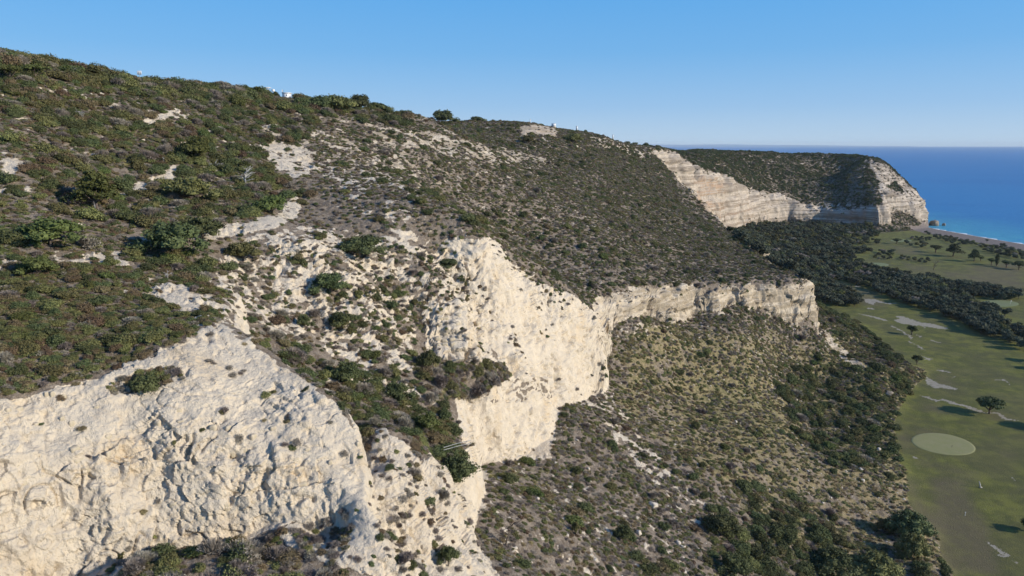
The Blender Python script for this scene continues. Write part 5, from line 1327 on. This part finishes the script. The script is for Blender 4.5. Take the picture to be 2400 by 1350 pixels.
# house with the red tiled roof
p = on_skyline(207, 178, 205); ztop = max(CAMZ + float(az_e(207, 158)[1]) * p.y - p.z, 1.6)
t = empty('house', p, 'house with a red tiled roof half hidden behind skyline pines', 'house')
part('wall', [boxv(-2.2, 2.2, 0, 5, -0.5, ztop - 1.0)], 'white', t)
V = np.array([(-2.6, -0.4, ztop - 1.0), (2.6, -0.4, ztop - 1.0), (2.6, 5.4, ztop - 1.0), (-2.6, 5.4, ztop - 1.0), (-1.6, 2.5, ztop + 0.2), (1.6, 2.5, ztop + 0.2)])
me = bpy.data.meshes.new('roof'); me.from_pydata([tuple(v) for v in V], [], [(0, 1, 5, 4), (1, 2, 5), (2, 3, 4, 5), (3, 0, 4), (3, 2, 1, 0)]); new_obj('roof', me, parent=t, mat=MAT['roof'])
w_ = part('window', [boxv(-0.6, 0.6, -0.06, 0.02, ztop - 2.4, ztop - 1.4)], 'steel', t); part('frame', [boxv(-0.7, 0.7, -0.09, -0.07, ztop - 1.42, ztop - 1.34), boxv(-0.7, 0.7, -0.09, -0.07, ztop - 2.46, ztop - 2.40)], 'white', w_)
# white building with canopy, tank and dish
p = on_skyline(668, 228); Yb = p.y; t = empty('flat_roofed_building', p, 'white flat-roofed building with a dish rising over the skyline trees', 'building')
def zz(py): return CAMZ + float(az_e(668, py)[1]) * Yb - p.z
def xx(px): return (px - 668) / 1650.0 * Yb
part('wall', [boxv(xx(662), xx(676), 0, 3.5, -1.5, zz(218))], 'white', t); part('roof', [boxv(xx(661), xx(678), -0.15, 3.65, zz(218) + 0.003, zz(216.6))], 'white', t)
part('window', [boxv(xx(671), xx(673), -0.05, 0.02, zz(225), zz(221))], 'steel', t)
dsh = []; V = [(0, 0, 0)]; Fc = []
dm = bpy.data.meshes.new('dish'); V = [(xx(664), -0.08, zz(213.5))]; n = 12
for k in range(n): V.append((xx(664) + 0.34 * math.cos(2 * math.pi * k / n) * 0.7, -0.28 + 0.05 * math.sin(k), zz(213.5) + 0.50 * math.sin(2 * math.pi * k / n)))
dm.from_pydata(V, [], [(0, 1 + k, 1 + (k + 1) % n) for k in range(n)]); new_obj('dish', dm, parent=t, mat=MAT['white'])
part('dish_mast', [tube([(xx(664), 0.1, zz(217)), (xx(664), -0.05, zz(213.5))], [0.04, 0.04])], 'steel', t)
part('water_tank', [tube([(xx(641), 0.5, zz(214)), (xx(641), 0.5, zz(209))], [0.55, 0.55], 10), tube([(xx(641), 0.5, zz(209)), (xx(641), 0.5, zz(208.4))], [0.55, 0.05], 10)], 'white', t)
part('tank_stand', [tube([(xx(639.5), 0.5, -1), (xx(639.5), 0.5, zz(214))], [0.06, 0.06]), tube([(xx(642.5), 0.5, -1), (xx(642.5), 0.5, zz(214))], [0.06, 0.06])], 'steel', t)
part('canopy', [boxv(xx(616), xx(633), 0, 2.6, zz(205.5), zz(204.2))], 'white', t)
for q_ in (617.5, 631.5): part('post', [tube([(xx(q_), 0.2, -1), (xx(q_), 0.2, zz(205.5) - 0.003)], [0.07, 0.07])], 'white', t)
# signboard on two legs
p = ground_at_pixel(857, 254); t = empty('signboard', p, 'small white signboard on two legs under the skyline pines', 'sign')
s = px_size(1, p)
part('board', [boxv(-2.6 * s, 2.6 * s, -0.05, 0.03, 9 * s, 14.5 * s)], 'white', t)
for dx in (-2.1, 2.1): part('leg', [boxv(dx * s - 0.04, dx * s + 0.04, -0.02, 0.06, -0.2, 9 * s)], 'steel', t)
p = ground_at_pixel(836, 251); V, Fq = boxv(-18 * px_size(1, p), 18 * px_size(1, p), 0, 1.6, -0.4, 0.32); V += np.random.RandomState(2).normal(size=V.shape) * 0.08
new_obj('concrete_slab', quick_mesh('concrete_slab', V, Fq), mat=MAT['rock'], loc=p, label='pale low slab lying left of the small signboard', category='slab')
for px_, py_, Y_b, w, h, lab in [(1243,286,400,0.5,2.6,'white post standing left of the orange earth scar skyline bushes'),(1298,293,400,2.6,1.6,'small white cabin on the skyline above the orange earth scar'),(1352,299,430,1.1,2.4,'slim white hut on the skyline right of the orange scar'),(1113,272,330,1.9,1.3,'small white box among skyline bushes right of the wedge-shaped tree'),(1437,309,480,0.7,2.2,'faint pale marker on the far right skyline')]:
    p = on_skyline(px_, py_); z1 = min(max(CAMZ + float(az_e(px_, py_ - 3)[1]) * p.y - p.z, h * 0.8), h + 1.2)
    t = empty('small_hut' if w > 1 else 'marker_post', p, lab, 'hut' if w > 1 else 'post')
    part('wall' if w > 1 else 'shaft', [boxv(-w / 2, w / 2, 0, w, z1 - h, z1)] + ([] if w > 1 else []), 'white', t)
    part('roof' if w > 1 else 'cap', [boxv(-w / 2 - 0.1, w / 2 + 0.1, -0.1, w + 0.1, z1 + 0.003, z1 + 0.16)], 'white', t)
    part('base', [boxv(-w / 2 - 0.05, w / 2 + 0.05, -0.05, w + 0.05, -1.0, z1 - h - 0.003)], 'rock', t)
# ------------------------------------------------------------------ golf course pieces
def putting_green(cx0, cy0, rx, ry, tilt, label, mat, seed):
    rs = np.random.RandomState(seed); V = []; n = 40; pts = []
    for k in range(n):
        a = 2 * math.pi * k / n; ex, ey = rx * math.cos(a), ry * math.sin(a); q_ = 1 + 0.02 * math.sin(2 * a + seed) + 0.015 * math.sin(3 * a)
        pts.append(at_level(cx0 + q_ * ex, cy0 + q_ * (ey + tilt * ex), 7.1))
    c0 = np.mean(pts, axis=0); zb = max(ground_under(x, y) for x, y in pts + [tuple(c0)])
    V = [(0, 0, ground_under(*c0) - zb + 0.06)] + [((x - c0[0]) * f, (y - c0[1]) * f, ground_under(c0[0] + (x - c0[0]) * f, c0[1] + (y - c0[1]) * f) - zb + h) for f, h in ((0.5, 0.06), (0.92, 0.05), (0.985, 0.03), (1.0, -0.06)) for x, y in pts]
    Fc = [(0, 1 + k, 1 + (k + 1) % n) for k in range(n)]
    for r in range(3): Fc += [(1 + r * n + k, 1 + (r + 1) * n + k, 1 + (r + 1) * n + (k + 1) % n, 1 + r * n + (k + 1) % n) for k in range(n)]
    me = bpy.data.meshes.new('putting_green'); me.from_pydata(V, [], Fc); me.update(); me.polygons.foreach_set('use_smooth', [True] * len(Fc))
    return new_obj('putting_green', me, mat=MAT[mat], loc=(c0[0], c0[1], zb), label=label, category='putting green')
putting_green(2211, 1041, 75, 25, 0.13, 'large oval putting green below the lone carob tree', 'green', 1)
putting_green(2057, 620, 26, 4.6, 0.03, 'small bright putting green beyond the tree belt', 'pale_green', 2)
putting_green(2342, 711, 46, 8, 0.03, 'putting green between the two belts at the right edge', 'pale_green', 3)
putting_green(2112, 563, 26, 3.2, 0.0, 'farthest pale green near the headland foot', 'pale_green', 4)
def on_plain(px, py): x, y = at_level(px, py, 7.15); return Vector((x, y, ground_under(x, y)))
for px_, py_, h, lab in [(2368,712,2.2,'white flagstick on the putting green at the right edge'),(2262,1206,0.8,'short white marker stake on the lower fairway'),(2231,1047,0.5,'tiny dark hole marker on the large putting green')]:
    p = on_plain(px_, py_ + 1); dark = 'dark' in lab
    t = empty('flagstick' if h > 1 else 'marker_stake', p, lab, 'flagstick' if h > 1 else 'stake')
    part('stick', [tube([(0, 0, 0), (0, 0, h)], [0.035 if h > 1 else 0.06, 0.03], 6)], 'wood' if dark else 'white', t)
    if h > 1: part('flag', [boxv(0.03, 0.55, -0.012, 0.012, h - 0.4, h - 0.02)], 'white', t)
    else: part('cap', [boxv(-0.09, 0.09, -0.09, 0.09, h + 0.002, h + 0.08)], 'wood' if dark else 'white', t)
p = on_plain(2298, 1142); t = empty('leaning_post', p, 'thick pale post leaning left on the lower fairway', 'post')
part('post', [tube([(0, 0, -0.2), (-0.25, 0, 0.8), (-0.55, 0.05, 1.7)], [0.17, 0.16, 0.13], 8)], 'dead', t); part('foot', [boxv(-0.2, 0.35, -0.25, 0.25, -0.1, 0.14)], 'rock', t)
